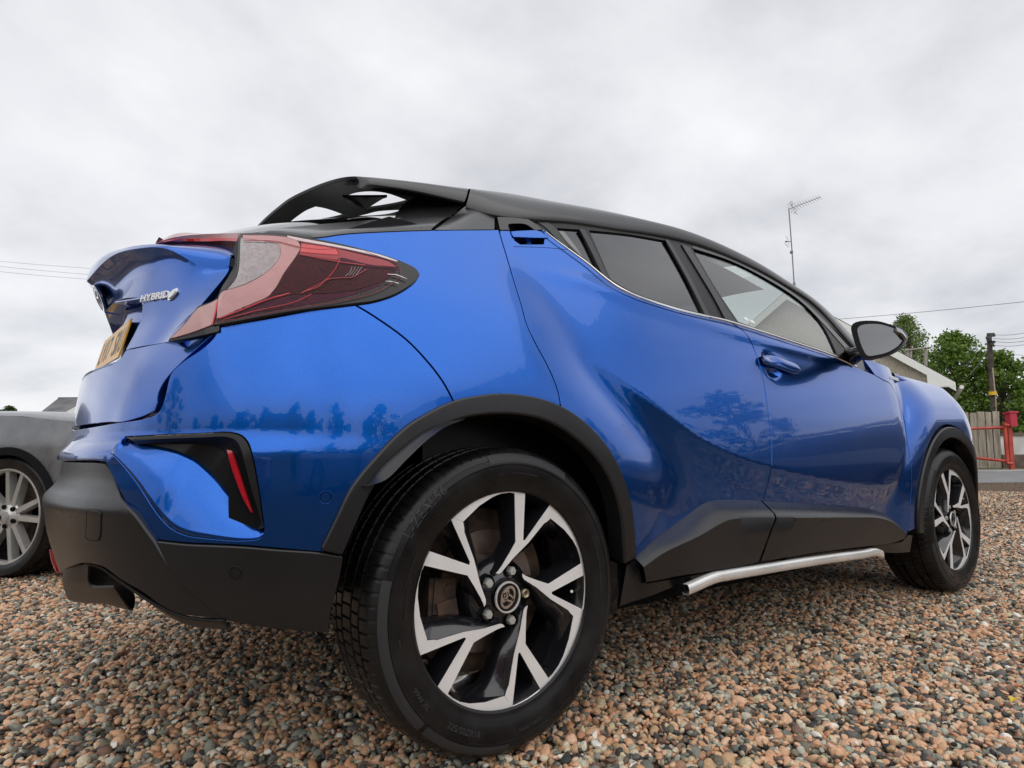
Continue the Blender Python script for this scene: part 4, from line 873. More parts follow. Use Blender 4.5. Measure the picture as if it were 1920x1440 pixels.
lamp('lens_body', [[(826, 724), (1000, 690), (1200, 655), (1420, 612), (1560, 565), (1652, 492)], [(1652, 492), (1640, 470), (1600, 448), (1500, 420), (1350, 385), (1200, 355), (1120, 342), (945, 334)], [(945, 334), (940, 420), (935, 510)], [(935, 510), (870, 590), (826, 724)]], 'lamp_violet', .0085)
lamp('light_tube', [[(832, 712), (840, 620), (850, 600), (862, 590)], [(862, 590), (960, 560), (1050, 510), (1105, 455), (1122, 405), (1110, 380), (1080, 368), (948, 350)], [(948, 350), (950, 338)], [(950, 338), (1100, 342), (1185, 358), (1206, 390), (1190, 425), (1130, 510), (1090, 580), (1060, 612), (1000, 640), (832, 712)]], 'lamp_pink', .0105)
lamp('reversing_lens', [[(940, 352), (1080, 370), (1108, 382), (1118, 408), (1102, 452), (1050, 505), (960, 555), (880, 582)], [(880, 582), (925, 520), (940, 352)]], 'lamp_clear', .0095)
lamp('brake_lens', [[(1140, 510), (1185, 440), (1200, 425)], [(1200, 425), (1380, 462), (1500, 476), (1635, 492)], [(1635, 492), (1590, 535), (1500, 570), (1420, 588), (1250, 600), (1075, 600)], [(1075, 600), (1105, 565), (1140, 510)]], 'lamp_dark', .0105)
lamp('upper_lens', [[(1212, 372), (1350, 395), (1500, 430), (1600, 455), (1640, 480)], [(1640, 480), (1500, 468), (1390, 452), (1205, 420)], [(1205, 420), (1212, 395), (1212, 372)]], 'lamp_rose', .0110)
lamp('lens_strip', [[(1150, 340), (1173, 345), (1400, 388), (1560, 424), (1643, 452)], [(1643, 456), (1560, 432), (1400, 396), (1173, 354), (1150, 343)]], 'lamp_glint', .0115)  # white reflection along the lamp's top edge, put in as a pale strip
lamp('lens_strip', [[(1214, 378), (1300, 388), (1365, 398)], [(1365, 398), (1380, 425)], [(1380, 425), (1300, 420), (1208, 412)], [(1208, 412), (1214, 378)]], 'lamp_red', .0125)
lamp('lens_strip', [[(1375, 452), (1500, 476), (1635, 490)], [(1635, 490), (1500, 466), (1382, 440), (1375, 452)]], 'lamp_violet', .0125)
def lline(pts, m, r=.0010, off=.0125, name='lamp_line'):
    P = L(off).p3(catmull(Z(pts), 6)); mb = MB(); mb.tube(P, r, 6); return mb.build(name, M[m], lb[0], 60)
lline([(1375, 395), (1385, 430), (1370, 480), (1320, 540), (1210, 600)], 'lamp_red')
lline([(1240, 588), (1290, 570), (1325, 540), (1400, 530), (1440, 528), (1505, 492)], 'lamp_rose', .0014)
lline([(845, 712), (950, 672), (1060, 628), (1160, 600)], 'lamp_red', .0016, .011)
lline([(860, 718), (1000, 680), (1180, 640), (1260, 603)], 'lamp_red', .0008, .011)
lline([(950, 360), (1100, 366), (1200, 390), (1290, 402), (1370, 398)], 'lamp_red', .0009)
lline([(1204, 424), (1380, 458), (1500, 474)], 'lamp_red', .0012)
lline([(1600, 514), (1640, 518), (1688, 536)], 'chrome', .0012, .013); lline([(1590, 545), (1620, 548), (1650, 556)], 'chrome', .0010, .013)
for i in range(4): lline([(1410+i*16, 523-i*2), (1432+i*14, 502-i*2), (1440+i*15, 480)], 'lamp_clear', .0007, .0125)
lline([(826, 733), (1000, 700), (1200, 665), (1420, 628), (1560, 590), (1652, 530), (1662, 500), (1640, 468), (1500, 412)], 'lamp_rose', .0006, .0115)
lamp('lamp_cover', [[(826, 728), (1000, 694), (1200, 659), (1420, 618), (1560, 572), (1656, 495)], [(1656, 495), (1642, 468), (1600, 446), (1500, 418), (1350, 383), (1200, 352), (1120, 339), (945, 332)], [(945, 332), (940, 420), (935, 510)], [(935, 510), (870, 590), (826, 728)]], 'lamp_cover', .0165, fl=.004)
# inner lamp on the tailgate side: upper strip and lower reversing piece
yu = np.linspace(-.34, -.60, 6)
ut = [at_y(px, py, y) for (px, py), y in zip([(291, 456), (318, 447), (345, 442), (380, 439), (420, 437.5), (447, 437)], yu)]
um = [at_y(px, py, y) for (px, py), y in zip([(291, 456.5), (325, 453), (352, 451), (385, 452), (420, 451), (444, 452)], yu)]
ud = [at_y(px, py, y) for (px, py), y in zip([(292, 457), (330, 460), (362, 464), (395, 471), (425, 480), (442, 486)], yu)]
il = loft([ut, um], 'tail_lamp', M['lamp_pink'], car, nu=30, nv=3, thick=.02, smooth=60)
um2 = [at_y(px, py, y-.004) for (px, py), y in zip([(293, 456.2), (320, 451), (350, 448), (385, 446.5), (420, 446), (446, 446)], yu)]
um3 = [at_y(px, py, y-.004) for (px, py), y in zip([(293, 456.6), (325, 454), (352, 452), (385, 452.5), (420, 451.5), (444, 452.5)], yu)]
loft([um2, um3], 'lens_strip', M['lamp_red'], il, nu=30, nv=2, thick=.004, smooth=60)
loft([um, ud], 'lens_body', M['lamp_dark'], il, nu=30, nv=3, thick=.02, smooth=60)
e1 = [at_y(px, py, y) for px, py, y in [(436, 470, -.625), (441, 492, -.64), (430, 516, -.64), (415, 540, -.64), (409, 556, -.645)]]; e2 = [at_y(px, py, y) for px, py, y in [(449, 440, -.63), (449, 490, -.65), (444, 520, -.655), (425, 545, -.655), (411, 560, -.655)]]
loft([e1, e2], 'lamp_edge', M['gloss'], il, nu=30, nv=2, thick=.01, smooth=60)
lowp = curve([(320, 634), (352, 601), (360, 590), (372, 577)], [(372, 577), (395, 568), (408, 561)], [(408, 561), (404, 585), (397, 608)], [(397, 608), (360, 622), (320, 634)])
try:
    S6 = L(.004); S7 = L(.007)
    lowo = curve([(316, 637), (352, 599), (372, 574)], [(372, 574), (395, 566), (412, 558)], [(412, 558), (411, 585), (410, 621)], [(410, 621), (360, 632), (316, 640)])
    lo_ = panel('tail_lamp', S6, S6.inv(lowo), M['gloss'], car, gap=0, flange=.01, grid=.01)
    panel('lens_body', S7, S7.inv(lowp), M['lamp_pink'], lo_, gap=0, flange=.003, grid=.01, seg=.006)
    P_ = S7.with_off(.008).p3(catmull([(409, 562), (403, 590), (398, 609)], 5)); mb = MB(); mb.tube(P_, .0022, 6); mb.build('lamp_line', M['lamp_red'], lo_, 60)
except Exception as ex_: print('lamp low', ex_)
# ------------------------------------------------------------------ roof spoiler with its openings, black pillar bands
def blade(u, v): return np.stack([v+0*u, -u+0*v, 1.475+.12*(v+.33)-.25*u*u], -1)
BL = Surf(blade, (-.62, .66), (-.36, .30), du=.02, dv=.02); BL._f = None
BL._f = bool(BL.nrm(np.array([0.]), np.array([0.]))[0][2]*(1) > 0) if False else False
nz = np.cross(blade(np.array([0.]), np.array([.001]))-blade(np.array([0.]), np.array([-.001])), blade(np.array([.001]), np.array([0.]))-blade(np.array([-.001]), np.array([0.])))[0]; BL._f = bool(nz[2] > 0)
BL = Surf(blade, (-.62, .66), (-.36, .30), du=.02, dv=.02); BL._f = bool(nz[2] > 0); BL.P = BL.pos(BL.U, BL.V); BL.ok = ((CAM-BL.P)*BL.nrm(BL.U, BL.V)).sum(1) > 0
Q4 = lambda pts: [(440+x/3, 310+y/3) for x, y in pts]
bo = BL.inv(curve(Q4([(105, 384), (146, 338), (188, 298), (246, 250), (306, 205), (404, 156), (504, 116), (602, 89), (680, 82), (770, 90)])))
bo = np.vstack([bo, BL.inv(Q4([(900, 108), (1290, 152), (1330, 215), (1290, 330), (1050, 420), (600, 430), (200, 430), (110, 400)]))])
o1 = BL.inv(curve(Q4([(275, 353), (310, 320), (400, 255), (455, 232)]), Q4([(455, 232), (500, 240), (560, 258), (628, 285)]), Q4([(628, 285), (540, 306), (400, 330), (275, 353)])))
o2 = BL.inv(curve(Q4([(608, 181), (680, 155), (770, 147), (860, 158), (985, 203)]), Q4([(985, 206), (920, 222), (830, 238), (745, 250)]), Q4([(745, 250), (690, 215), (608, 181)])))
o3 = BL.inv(curve(Q4([(622, 302), (740, 275), (800, 260), (900, 252), (985, 250)]), Q4([(988, 256), (940, 268), (860, 288), (740, 298), (622, 302)])))
print('blade', np.round([bo.min(0), bo.max(0), o1.min(0), o1.max(0), o2.min(0), o2.max(0)], 2).tolist())
spo = panel('roof_spoiler', BL, bo, M['trim'], car, holes=[o1, o2, o3], gap=0, rnd=.001, flange=.008, grid=.02)
gw = BL.with_off(-.012); gw._f = BL._f; gw = gw
wv = [at_y(440+x/3, 310+y/3, y_) for x, y, y_ in ((608, 181, -.30), (740, 178, -.33), (858, 180, -.36))]; wv2 = [at_y(440+x/3, 310+y/3, y_) for x, y, y_ in ((640, 205, -.27), (740, 246, -.28), (830, 190, -.33))]
loft([wv, wv2], 'spoiler_brace', M['roof'], spo, nu=12, nv=3, thick=.008, smooth=60, smooth_u=False)
st_ = [at_y(440+x/3, 310+y/3, y_) for x, y, y_ in ((640, 86, -.45), (770, 86, -.50), (1000, 100, -.52), (1310, 131, -.54))]; sb_ = [at_y(440+x/3, 310+y/3, y_) for x, y, y_ in ((700, 95, -.50), (790, 112, -.56), (1020, 150, -.58), (1288, 212, -.60))]
sm_ = [.5*(a+b)+np.array([0, -.012, .010]) for a, b in zip(st_, sb_)]; si_ = [p+np.array([0, .05, .006]) for p in st_]; su_ = [p+np.array([0, .03, -.002]) for p in sb_]
loft([su_, sb_, sm_, st_, si_], 'spoiler_side', M['roof'], spo, nu=30, nv=5, smooth=60, mirror=True)
dk = [at_y(440+x/3, 310+y/3, y_) for x, y, y_ in ((960, 205, -.46), (1050, 165, -.50), (1180, 185, -.55), (1295, 216, -.59))]; dk2 = [at_y(440+x/3, 310+y/3, y_) for x, y, y_ in ((900, 300, -.60), (1000, 300, -.61), (1120, 296, -.62), (1215, 294, -.63))]
loft([dk, [.5*(a+b)+np.array([0, .02, 0]) for a, b in zip(dk, dk2)], dk2], 'pillar_inner', M['under'], car, nu=20, nv=3, smooth=60, mirror=True)
# left-hand mirror images of the spoiler sides
for o in (spo,):
    pass
B2 = BODY.with_off(.002)
def bz(pts): return [(440+x/3, 310+y/3) for x, y in pts]
bandp = curve(bz([(60, 385), (210, 375), (440, 404), (620, 384), (900, 369), (1100, 362)]), bz([(1100, 362), (1160, 325), (1210, 288)]), bz([(1210, 288), (1000, 293), (850, 310), (640, 326), (400, 347), (210, 372), (60, 382)]))
yb = np.array([p[1] for p in B2.p3(cs(BAND[:-1]))]); bbt = B2.p3(cs([(470, 440), (507, 436), (587, 445), (647, 438), (740, 433), (808, 431)]))
btp = np.array([at_y(px, py, y) for px, py, y in [(508, 434, -.50), (573, 425, -.53), (653, 417, -.56), (723, 412, -.585), (773, 407, -.60), (843, 406, -.625)]])
bto = btp+np.array([0, .05, -.004])
loft([bbt+np.array([0, .006, -.006]), bbt, .5*resample(bbt, 30)+.5*resample(catmull(btp, 6), 30)+np.array([0, -.006, .004]), btp, bto], 'pillar_band', M['roof'], car, nu=50, nv=4, smooth=60, mirror=True)
pb = B2.p3(cs([(815, 431), (870, 430), (927, 430)])); pt = np.array([at_y(px, py, y) for px, py, y in [(850, 405, -.625), (868, 390, -.61), (876, 385, -.61)]]); pt2 = np.array([at_y(px, py, y) for px, py, y in [(876, 385, -.61), (900, 390, -.63), (916, 398, -.65), (927, 406, -.675)]])
loft([resample(np.vstack([pb[:1], pt]), 16), resample(np.vstack([.6*pb[0]+.4*pb[-1], pt2[1]]), 16), resample(np.vstack([pb[-1], pt2[-1]]), 16)], 'pillar_panel', M['roof'], car, nu=24, nv=6, smooth_u=False, smooth=60, thick=.01, mirror=True)
gp = B2.inv(curve([(933, 407), (960, 408), (990, 411)], [(990, 411), (1006, 421), (1016, 430)], [(1016, 430), (1000, 431.5), (970, 431), (938, 430.5)], [(938, 430), (933, 407)]))
HR2 = B2.inv(HREC); 
panel('handle_surround', B2, gp, M['roof'], car, gap=0, rnd=.0005, flange=.001, grid=.01, holes=[HR2], seg=.005)

# ------------------------------------------------------------------ wheels
def pol(r, a): return (r*math.cos(math.radians(a)), r*math.sin(math.radians(a)))
def arc(r, a0, a1, n): return [pol(r, a) for a in np.linspace(a0, a1, n)]
def spoke_poly(da=0):
    P = [(.064, 191), (.0655, 184), (.072, 174)]+[(.097, 158), (.122, 150.5)]
    A = [pol(*p) for p in P]
    B = [pol(.232, 156.4), pol(.2335, 160), pol(.2325, 166), pol(.229, 172), pol(.221, 182), pol(.214, 190), pol(.2115, 195.6)]
    Rr = arc(.2415, 200.8, 149.2, 22)
    C_ = [pol(.1305, 141.2), pol(.1325, 138.8), pol(.2415, 128.8), pol(.212, 123.9), pol(.198, 125.5), pol(.191, 126.9), pol(.130, 133.8)]
    D = [pol(.085, 151), pol(.0585, 178), pol(.059, 186)]
    pl = A+B+Rr+C_+D
    c, s = math.cos(math.radians(da)), math.sin(math.radians(da)); return [(x*c-z*s, x*s+z*c) for x, z in pl]
def tri_prism(poly, y0, y1, grow=0.0, name='spoke', m=None, par=None, rnd=0, smooth=None):
    P = np.array(poly); P2 = offset_poly(P, -grow) if grow else P
    n = len(P); r = delaunay_2d_cdt([Vector(p) for p in P], [(i, (i+1) % n) for i in range(n)], [], 1, 1e-7)
    V = np.array([p[:] for p in r[0]]); T = [tuple(t) for t in r[2]]; c = np.array([V[list(t)].mean(0) for t in T]); ok = in_poly(c, P); T = [t for t, k in zip(T, ok) if k]
    mb = MB(); mb.add([(x, y0, z) for x, z in V], T); b = len(mb.v)
    mb.add([(x, y0, z) for x, z in P]+[(x, y1, z) for x, z in P2], [(i, (i+1) % n, (i+1) % n+n, i+n) for i in range(n)])
    return mb
def wheel_meshes():
    d = {}
    yF = -.098                      # machined face; wheel centre plane at 0, outer side -y
    rim = MB(); rim.lathe([(.2425, yF+.004), (.2465, yF-.004), (.2475, yF-.001), (.2440, yF+.008), (.232, yF+.018), (.226, yF+.045), (.216, yF+.10), (.214, yF+.17), (.222, yF+.19), (.24, yF+.20)], 96)
    d['rim'] = rim.mesh('wheel_rim', M['rimblack'], 40)
    lipb = MB(); lipb.lathe([(.2385, yF+.003), (.2415, yF-.0005), (.2428, yF+.003)], 120); d['lip'] = lipb.mesh('rim_edge', M['machined'], 60)
    hubp = MB(); hubp.lathe([(0, yF+.012), (.034, yF+.012), (.040, yF+.010), (.044, yF+.012), (.062, yF+.018), (.080, yF+.030), (.086, yF+.05), (.088, yF+.09)], 60); d['hub'] = hubp.mesh('wheel_hub', M['rimblack'], 50)
    sp = []
    for k in range(5):
        pl = spoke_poly(72*k); mb = tri_prism(pl, yF, yF+.0012, 0); sp.append(mb.mesh('spoke_face', M['machined'], 30))
    d['faces'] = sp; bd = []
    for k in range(5):
        pl = spoke_poly(72*k); P = np.array(pl); P1 = offset_poly(P, -.0008); P2 = offset_poly(P, -.007); n = len(P)
        cc = np.array([0., 0.])
        mb = MB(); rr = np.hypot(P[:, 0], P[:, 1]); dep = np.interp(rr, [.06, .13, .20, .242], [.050, .050, .060, .075])
        mb.add([(x, yF+.0012, z) for x, z in P]+[(x, yF+.003, z) for x, z in P1]+[(x, yF+e_, z) for (x, z), e_ in zip(P2, dep)], [(i, (i+1) % n, (i+1) % n+n, i+n) for i in range(n)]+[(n+i, n+(i+1) % n, 2*n+(i+1) % n, 2*n+i) for i in range(n)])
        bd.append(mb.mesh('spoke', M['rimblack'], 40))
    d['bodies'] = bd
    # broad dark flank of every spoke, leaning back into the pocket
    fl = []
    for k in range(5):
        c, s = math.cos(math.radians(72*k)), math.sin(math.radians(72*k)); R = lambda r, a, y: ((pol(r, a)[0]*c-pol(r, a)[1]*s), y, (pol(r, a)[0]*s+pol(r, a)[1]*c))
        A_ = [R(.059, 182, yF+.002), R(.085, 151, yF+.002), R(.130, 133.8, yF+.002), R(.191, 126.9, yF+.002), R(.212, 123.9, yF+.003), R(.226, 114, yF+.004), R(.2335, 103, yF+.004), R(.2335, 90, yF+.004)]
        B_ = [R(.056, 160, yF+.03), R(.080, 138, yF+.032), R(.122, 122, yF+.034), R(.175, 117, yF+.036), R(.195, 114, yF+.038), R(.210, 108, yF+.045), R(.220, 101, yF+.05), R(.224, 90, yF+.05)]
        g = MB(); Ca = resample(catmull(A_, 6), 40); Cb = resample(catmull(B_, 6), 40); mid_ = .5*(Ca+Cb)+np.array([0, -.004, 0]); g.grid(np.array([Ca, .75*Ca+.25*Cb-np.array([0, .003, 0]), mid_, .25*Ca+.75*Cb-np.array([0, .003, 0]), Cb, Cb+np.array([0, .03, 0])]))
        fl.append(g.mesh('spoke_flank', M['rimblack'], 60))
    d['flanks'] = fl
    # tyre
    prof = [(.236, -.102), (.241, -.106), (.246, -.1065), (.252, -.108), (.262, -.1125), (.275, -.1155), (.290, -.1168), (.297, -.1165), (.2975, -.1178), (.300, -.1180), (.3005, -.1162), (.312, -.1135), (.3125, -.1122), (.3200, -.1085), (.3270, -.1025), (.3325, -.0950), (.3362, -.0860), (.3380, -.0760),
            (.3388, -.0660), (.3330, -.0648), (.3330, -.0578), (.3392, -.0565), (.3400, -.0440), (.3404, -.0300), (.3340, -.0285), (.3340, -.0205), (.3406, -.0190), (.3408, 0)]
    full = prof+[(r, -y) for r, y in prof[:-1][::-1]]; seg = 720; n = len(full); V = []; rn = np.random.default_rng(3)
    for k in range(seg):
        a = 2*math.pi*k/seg
        for i, (r, y) in enumerate(full):
            ii = min(i, n-1-i); sg = k % 9; dr = 0
            if 14 <= ii <= 18 and sg == 0: dr = (.0012, .0026, .0034, .0038, .0026)[ii-14]
            if 21 <= ii <= 23 and (k+2) % 9 == 0: dr = .0035
            if ii >= 26 and k % 9 == 4: dr = .003
            if 12 <= ii <= 13 and sg == 0: dr = .0006
            aa = a+(abs(y)-.06)*.12*(1 if ii >= 20 else 0)
            V.append(((r-dr)*math.cos(aa), y, (r-dr)*math.sin(aa)))
    F = [(k*n+i, k*n+i+1, ((k+1) % seg)*n+i+1, ((k+1) % seg)*n+i) for k in range(seg) for i in range(n-1)]
    mb = MB(); mb.v = V; mb.f = F; d['tyre'] = mb.mesh('tyre', M['rubber'], 32)
    # raised lettering on the outer wall
    words = []
    def word(s, a_mid, r_mid, h, out=True, w_scale=1.0, y=-.1172, bold=.0):
        v, f = text_mesh(s, 1.0, .5, 'CENTER', bold); hgt = .72; sc_ = h/hgt; V = []
        for x, yy, z in v:
            t = x*sc_*w_scale/r_mid; r = r_mid+(yy-.36)*sc_
            if out: a = math.radians(a_mid)-t
            else: a = math.radians(a_mid)+t; r = r_mid-(yy-.36)*sc_
            yo = np.interp(r, [.25, .262, .275, .290, .300, .312, .32], [-.1080, -.1125, -.1155, -.1168, -.1165, -.1135, -.1085])
            V.append((r*math.cos(a), yo-.0002-.0014*(z+.5), r*math.sin(a)))
        mb = MB(); mb.add(V, f); words.append(mb.mesh('sidewall_lettering', M['rubber_text']))
    word('L-ZEAL56', 137, .306, .020, True, 1.15, bold=.004); word('LANDSAIL', -38, .306, .020, False, 1.3, bold=.004)
    word('225/50ZR18', 243, .279, .012, False, 1.05); word('99W XL', 216, .279, .011, False, 1.05); word('OUTSIDE', 231, .3045, .008, False, 1.1)
    word('M+S', 190, .279, .006, False, 1.1); word('RADIAL TUBELESS', 280, .283, .006, False); word('STEEL POLYESTER NYLON', 160, .268, .0045, False); word('DESIGN & ENGINEERING', 82, .279, .005, True)
    word('TREAD 4 PLIES  SIDEWALL 2 PLIES', 172, .262, .0040, False); word('2121', 96, .279, .006, True); word('ROTATION MAX LOAD 775 KG  MAX PRESS 340 KPA', 10, .276, .0045, True)
    d['text'] = words
    d['bands'] = []
    for a0_, a1_, r0_, r1_ in ((58, 101, .303, .3235), (166, 224, .302, .3200), (226, 268, .303, .3200)):
        mb = MB(); yo2 = lambda r: float(np.interp(r, [.25, .262, .275, .290, .300, .312, .32, .327], [-.1080, -.1125, -.1155, -.1168, -.1165, -.1135, -.1085, -.1025]))-.0008
        mb.lathe([(r, yo2(r)) for r in np.linspace(r0_, r1_, 6)], 60, 'y', (0, 0, 0), math.radians(a0_), math.radians(a1_)); d['bands'].append(mb.mesh('sidewall_band', M['rubber_band'], 60))
    # cap, nuts, brake
    mb = MB(); mb.lathe([(0, yF-.001), (.026, yF-.001), (.0305, yF-.001), (.0315, yF+.001), (.0325, yF-.002), (.0345, yF-.002), (.0355, yF+.002), (.036, yF+.012)], 48); d['cap'] = mb.mesh('centre_cap', M['gloss'], 40)
    mb = MB(); mb.lathe([(.0305, yF+.0), (.0312, yF-.0042), (.0340, yF-.0042), (.0350, yF+.0)], 48); d['capring'] = mb.mesh('cap_ring', M['steel'], 50)
    def nut(kind):
        mb = MB(); hx = lambda r, y, n_=6: [(r*math.cos(math.pi/3*i), y, r*math.sin(math.pi/3*i)) for i in range(6)]
        if kind == 0:
            V = hx(.0105, 0)+hx(.0105, -.018)+hx(.0088, -.0215)+hx(.002, -.0222); mb.add(V, [(6*j+i, 6*j+(i+1) % 6, 6*j+6+(i+1) % 6, 6*j+6+i) for j in range(3) for i in range(6)]+[tuple(range(18, 24))])
        else: mb.lathe([(0, -.012), (.004, -.012), (.0045, -.018), (.0085, -.020), (.0105, -.018), (.0108, 0)], 18); 
        return mb.mesh('lug_nut', M['lug' if kind == 0 else 'lug_lock'], 30)
    d['nut'] = [nut(0), nut(1)]
    mb = MB(); mb.lathe([(.0165, yF+.008), (.0165, yF+.034), (.0, yF+.036)], 20); d['well'] = mb.mesh('nut_well', M['under'], 40)
    mb = MB(); mb.lathe([(.0162, yF+.0185), (.0185, yF+.0125), (.0205, yF+.022)], 24); d['wellrim'] = mb.mesh('nut_well_edge', M['rimblack'], 60)
    mb = MB(); mb.lathe([(.06, .02), (.075, .018), (.075, -.005), (.141, -.005), (.141, .005), (.075, .008)], 64); d['disc'] = mb.mesh('brake_disc', M['disc'], 30)
    mb = MB(); mb.lathe([(.10, .012), (.19, .02), (.195, .06), (.05, .06)], 48); d['shield'] = mb.mesh('brake_shield', M['caliper'], 40)
    mb = MB(); cc = lambda r, a: pol(r, a)
    for a, r, s_, y_ in ((176, .128, (.055, .05, .075), -.012), (190, .125, (.05, .055, .045), -.016), (164, .12, (.045, .045, .05), -.010), (178, .155, (.022, .085, .09), .01), (200, .132, (.034, .035, .03), -.02)):
        x, z = cc(r, a); mb.box((x, y_, z), s_, Matrix.Rotation(math.radians(-a+180), 3, 'Y'))
    mb.tube([(*[cc(.118, 170)[0]], -.04, cc(.118, 170)[1]), (cc(.118, 170)[0], .01, cc(.118, 170)[1])], .014, 12)
    me = mb.mesh('brake_caliper', M['caliper']); d['caliper'] = me
    mb = MB(); mb.tube([(.222, yF+.03, 0), (.207, yF+.012, .004), (.200, yF+.006, .006)], .0035, 8); d['valve'] = mb.mesh('tyre_valve', M['lug'], 40)
    return d
WM = wheel_meshes()
def wheel(x, y, side, rot, calip=True):
    w = link_obj('wheel', WM['rim'], car); w.location = (x, y, .341); w.rotation_euler = (0, -math.radians(rot), 0) if side < 0 else (0, math.radians(rot), math.pi)
    for k, nm in (('tyre', 'tyre'), ('hub', 'wheel_hub'), ('cap', 'centre_cap'), ('capring', 'cap_ring'), ('lip', 'rim_edge'), ('disc', 'brake_disc'), ('shield', 'brake_shield')): link_obj(nm, WM[k], w)
    if side < 0:
        for me_ in WM['text']: link_obj('sidewall_lettering', me_, w)
        for me_ in WM['bands']: link_obj('sidewall_band', me_, w)
    for k in range(5): link_obj('spoke_face', WM['faces'][k], w); link_obj('spoke', WM['bodies'][k], w); link_obj('spoke_flank', WM['flanks'][k], w)
    for k in range(5):
        a = math.radians(-1+72*k); p = (.05715*math.cos(a), 0, .05715*math.sin(a))
        link_obj('nut_well', WM['well'], w).location = p; link_obj('nut_well_edge', WM['wellrim'], w).location = p
        n_ = link_obj('lug_nut', WM['nut'][1 if k == 0 else 0], w); n_.location = (p[0], -.098+.024, p[2])
    va = math.radians(-6); v_ = link_obj('tyre_valve', WM['valve'], w); v_.rotation_euler = (0, -va, 0)
    c_ = link_obj('brake_caliper', WM['caliper'], w); c_.rotation_euler = (0, math.radians(rot), 0)
    for a_ in (0,):
        e = emblem(np.array([0, -.0992, 0]), np.array([1., 0, 0]), np.array([0, 0, 1.]), np.array([0, -1., 0]), .052, .038, M['chrome'], w, 'cap_emblem', .11, .002)
    e.rotation_euler = (0, math.radians(-60), 0)
    return w
wheel(0, -.778, -1, 0); wheel(2.64, -.782, -1, 30); wheel(0, .778, 1, 12); wheel(2.64, .782, 1, 50)
mb = MB(); mb.tube([(0, -.7, .34), (0, .7, .34)], .04, 10); mb.tube([(2.64, -.7, .34), (2.64, .7, .34)], .04, 10); mb.tube([(-.25, -.30, .33), (.2, -.40, .28), (1.2, -.1, .24)], .03, 10); mb.build('axle', M['under'], car)

BB_ = BODY.with_off(.0)
try: surf_text(BB_, 'HYBRID', (1668, 710), (1684, 716), (1.5, -5), 'badge_lettering', M['white'], car, off=.004, depth=.003)
except Exception as ex_: print('front badge', ex_)
# ------------------------------------------------------------------ surroundings
Fh = np.array([math.sin(YAW), math.cos(YAW), 0.]); Rh = np.array([math.cos(YAW), -math.sin(YAW), 0.])
C0 = np.array([CAM[0], CAM[1], 0.])
def W(d, r, z=0.0): return C0+Fh*d+Rh*r+np.array([0, 0, z])
def Wp(px, py, d):
    """place at depth d along the level axis that is seen at (px, py)"""
    v = ray(px, py); t = d/(v@Fh); return CAM+v*t
HEAD = math.atan2(Fh[1], Fh[0])
# ground, gravel base, road
def stone_colour_nodes(m, scale, coordname='Object'):
    n, l, b = nodes(m); t = n.new('ShaderNodeTexCoord'); v = n.new('ShaderNodeTexVoronoi'); v.inputs['Scale'].default_value = scale; v.inputs['Randomness'].default_value = 1
    l.new(t.outputs[coordname], v.inputs['Vector']); s = n.new('ShaderNodeSeparateColor'); l.new(v.outputs['Color'], s.inputs[0])
    r = n.new('ShaderNodeValToRGB'); stone_ramp(r); l.new(s.outputs[0], r.inputs[0])
    mu = n.new('ShaderNodeMixRGB'); mu.blend_type = 'MULTIPLY'; mu.inputs[0].default_value = 1; l.new(r.outputs[0], mu.inputs[1])
    dk = n.new('ShaderNodeMapRange'); dk.inputs[1].default_value = 0; dk.inputs[2].default_value = .6; dk.inputs[3].default_value = .62; dk.inputs[4].default_value = .18  # dims the bed towards cell edges: stones' self-shadowing put into the colour
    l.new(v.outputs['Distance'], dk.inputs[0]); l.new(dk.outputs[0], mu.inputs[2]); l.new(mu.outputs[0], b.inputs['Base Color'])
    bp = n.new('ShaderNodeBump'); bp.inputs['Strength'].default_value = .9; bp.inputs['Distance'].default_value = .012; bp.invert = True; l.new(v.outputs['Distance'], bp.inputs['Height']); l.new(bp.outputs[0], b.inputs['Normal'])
STONE = [(0, (.035, .036, .036)), (.09, (.070, .070, .066)), (.15, (.16, .16, .14)), (.24, (.27, .275, .23)), (.28, (.20, .19, .14)), (.33, (.15, .085, .06)), (.38, (.30, .18, .12)), (.41, (.58, .29, .15)), (.55, (.72, .42, .25)), (.66, (.82, .54, .36)), (.74, (.66, .40, .23)), (.79, (.52, .36, .20)), (.82, (.36, .37, .31)), (.88, (.54, .52, .42)), (.92, (.74, .62, .46)), (.97, (.60, .50, .30)), (.985, (.88, .84, .74))]
def stone_ramp(r):
    cr = r.color_ramp; cr.interpolation = 'LINEAR'
    cr.elements[0].position = STONE[0][0]; cr.elements[0].color = (*STONE[0][1], 1); cr.elements[1].position = STONE[-1][0]; cr.elements[1].color = (*STONE[-1][1], 1)
    for p, c in STONE[1:-1]: e = cr.elements.new(p); e.color = (*c, 1)
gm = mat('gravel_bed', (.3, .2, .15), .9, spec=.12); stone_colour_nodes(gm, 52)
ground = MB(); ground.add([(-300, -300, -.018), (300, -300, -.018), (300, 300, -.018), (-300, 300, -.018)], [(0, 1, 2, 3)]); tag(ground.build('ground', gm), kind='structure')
gf = mat('grass_field', (.06, .10, .03), .9); noise_vary(gf, (.04, .075, .02), (.10, .13, .04), .6, 8)
am = noise_vary(mat('asphalt', (.16, .16, .165), .75), (.15, .15, .155), (.21, .21, .215), 1.2, 8, bump=.4, bscale=120)
def strip(d0, d1, r0, r1, z, name, m, kind='structure'):
    mb = MB(); mb.add([W(d0, r0, z), W(d0, r1, z), W(d1, r1, z), W(d1, r0, z)], [(0, 1, 2, 3)]); return tag(mb.build(name, m), kind=kind)
strip(13.4, 20.2, -60, 90, -.010, 'road', am)
pm = noise_vary(mat('wet_footpath', (.3, .3, .3), .6), (.26, .26, .27), (.36, .36, .37), 2, 6)
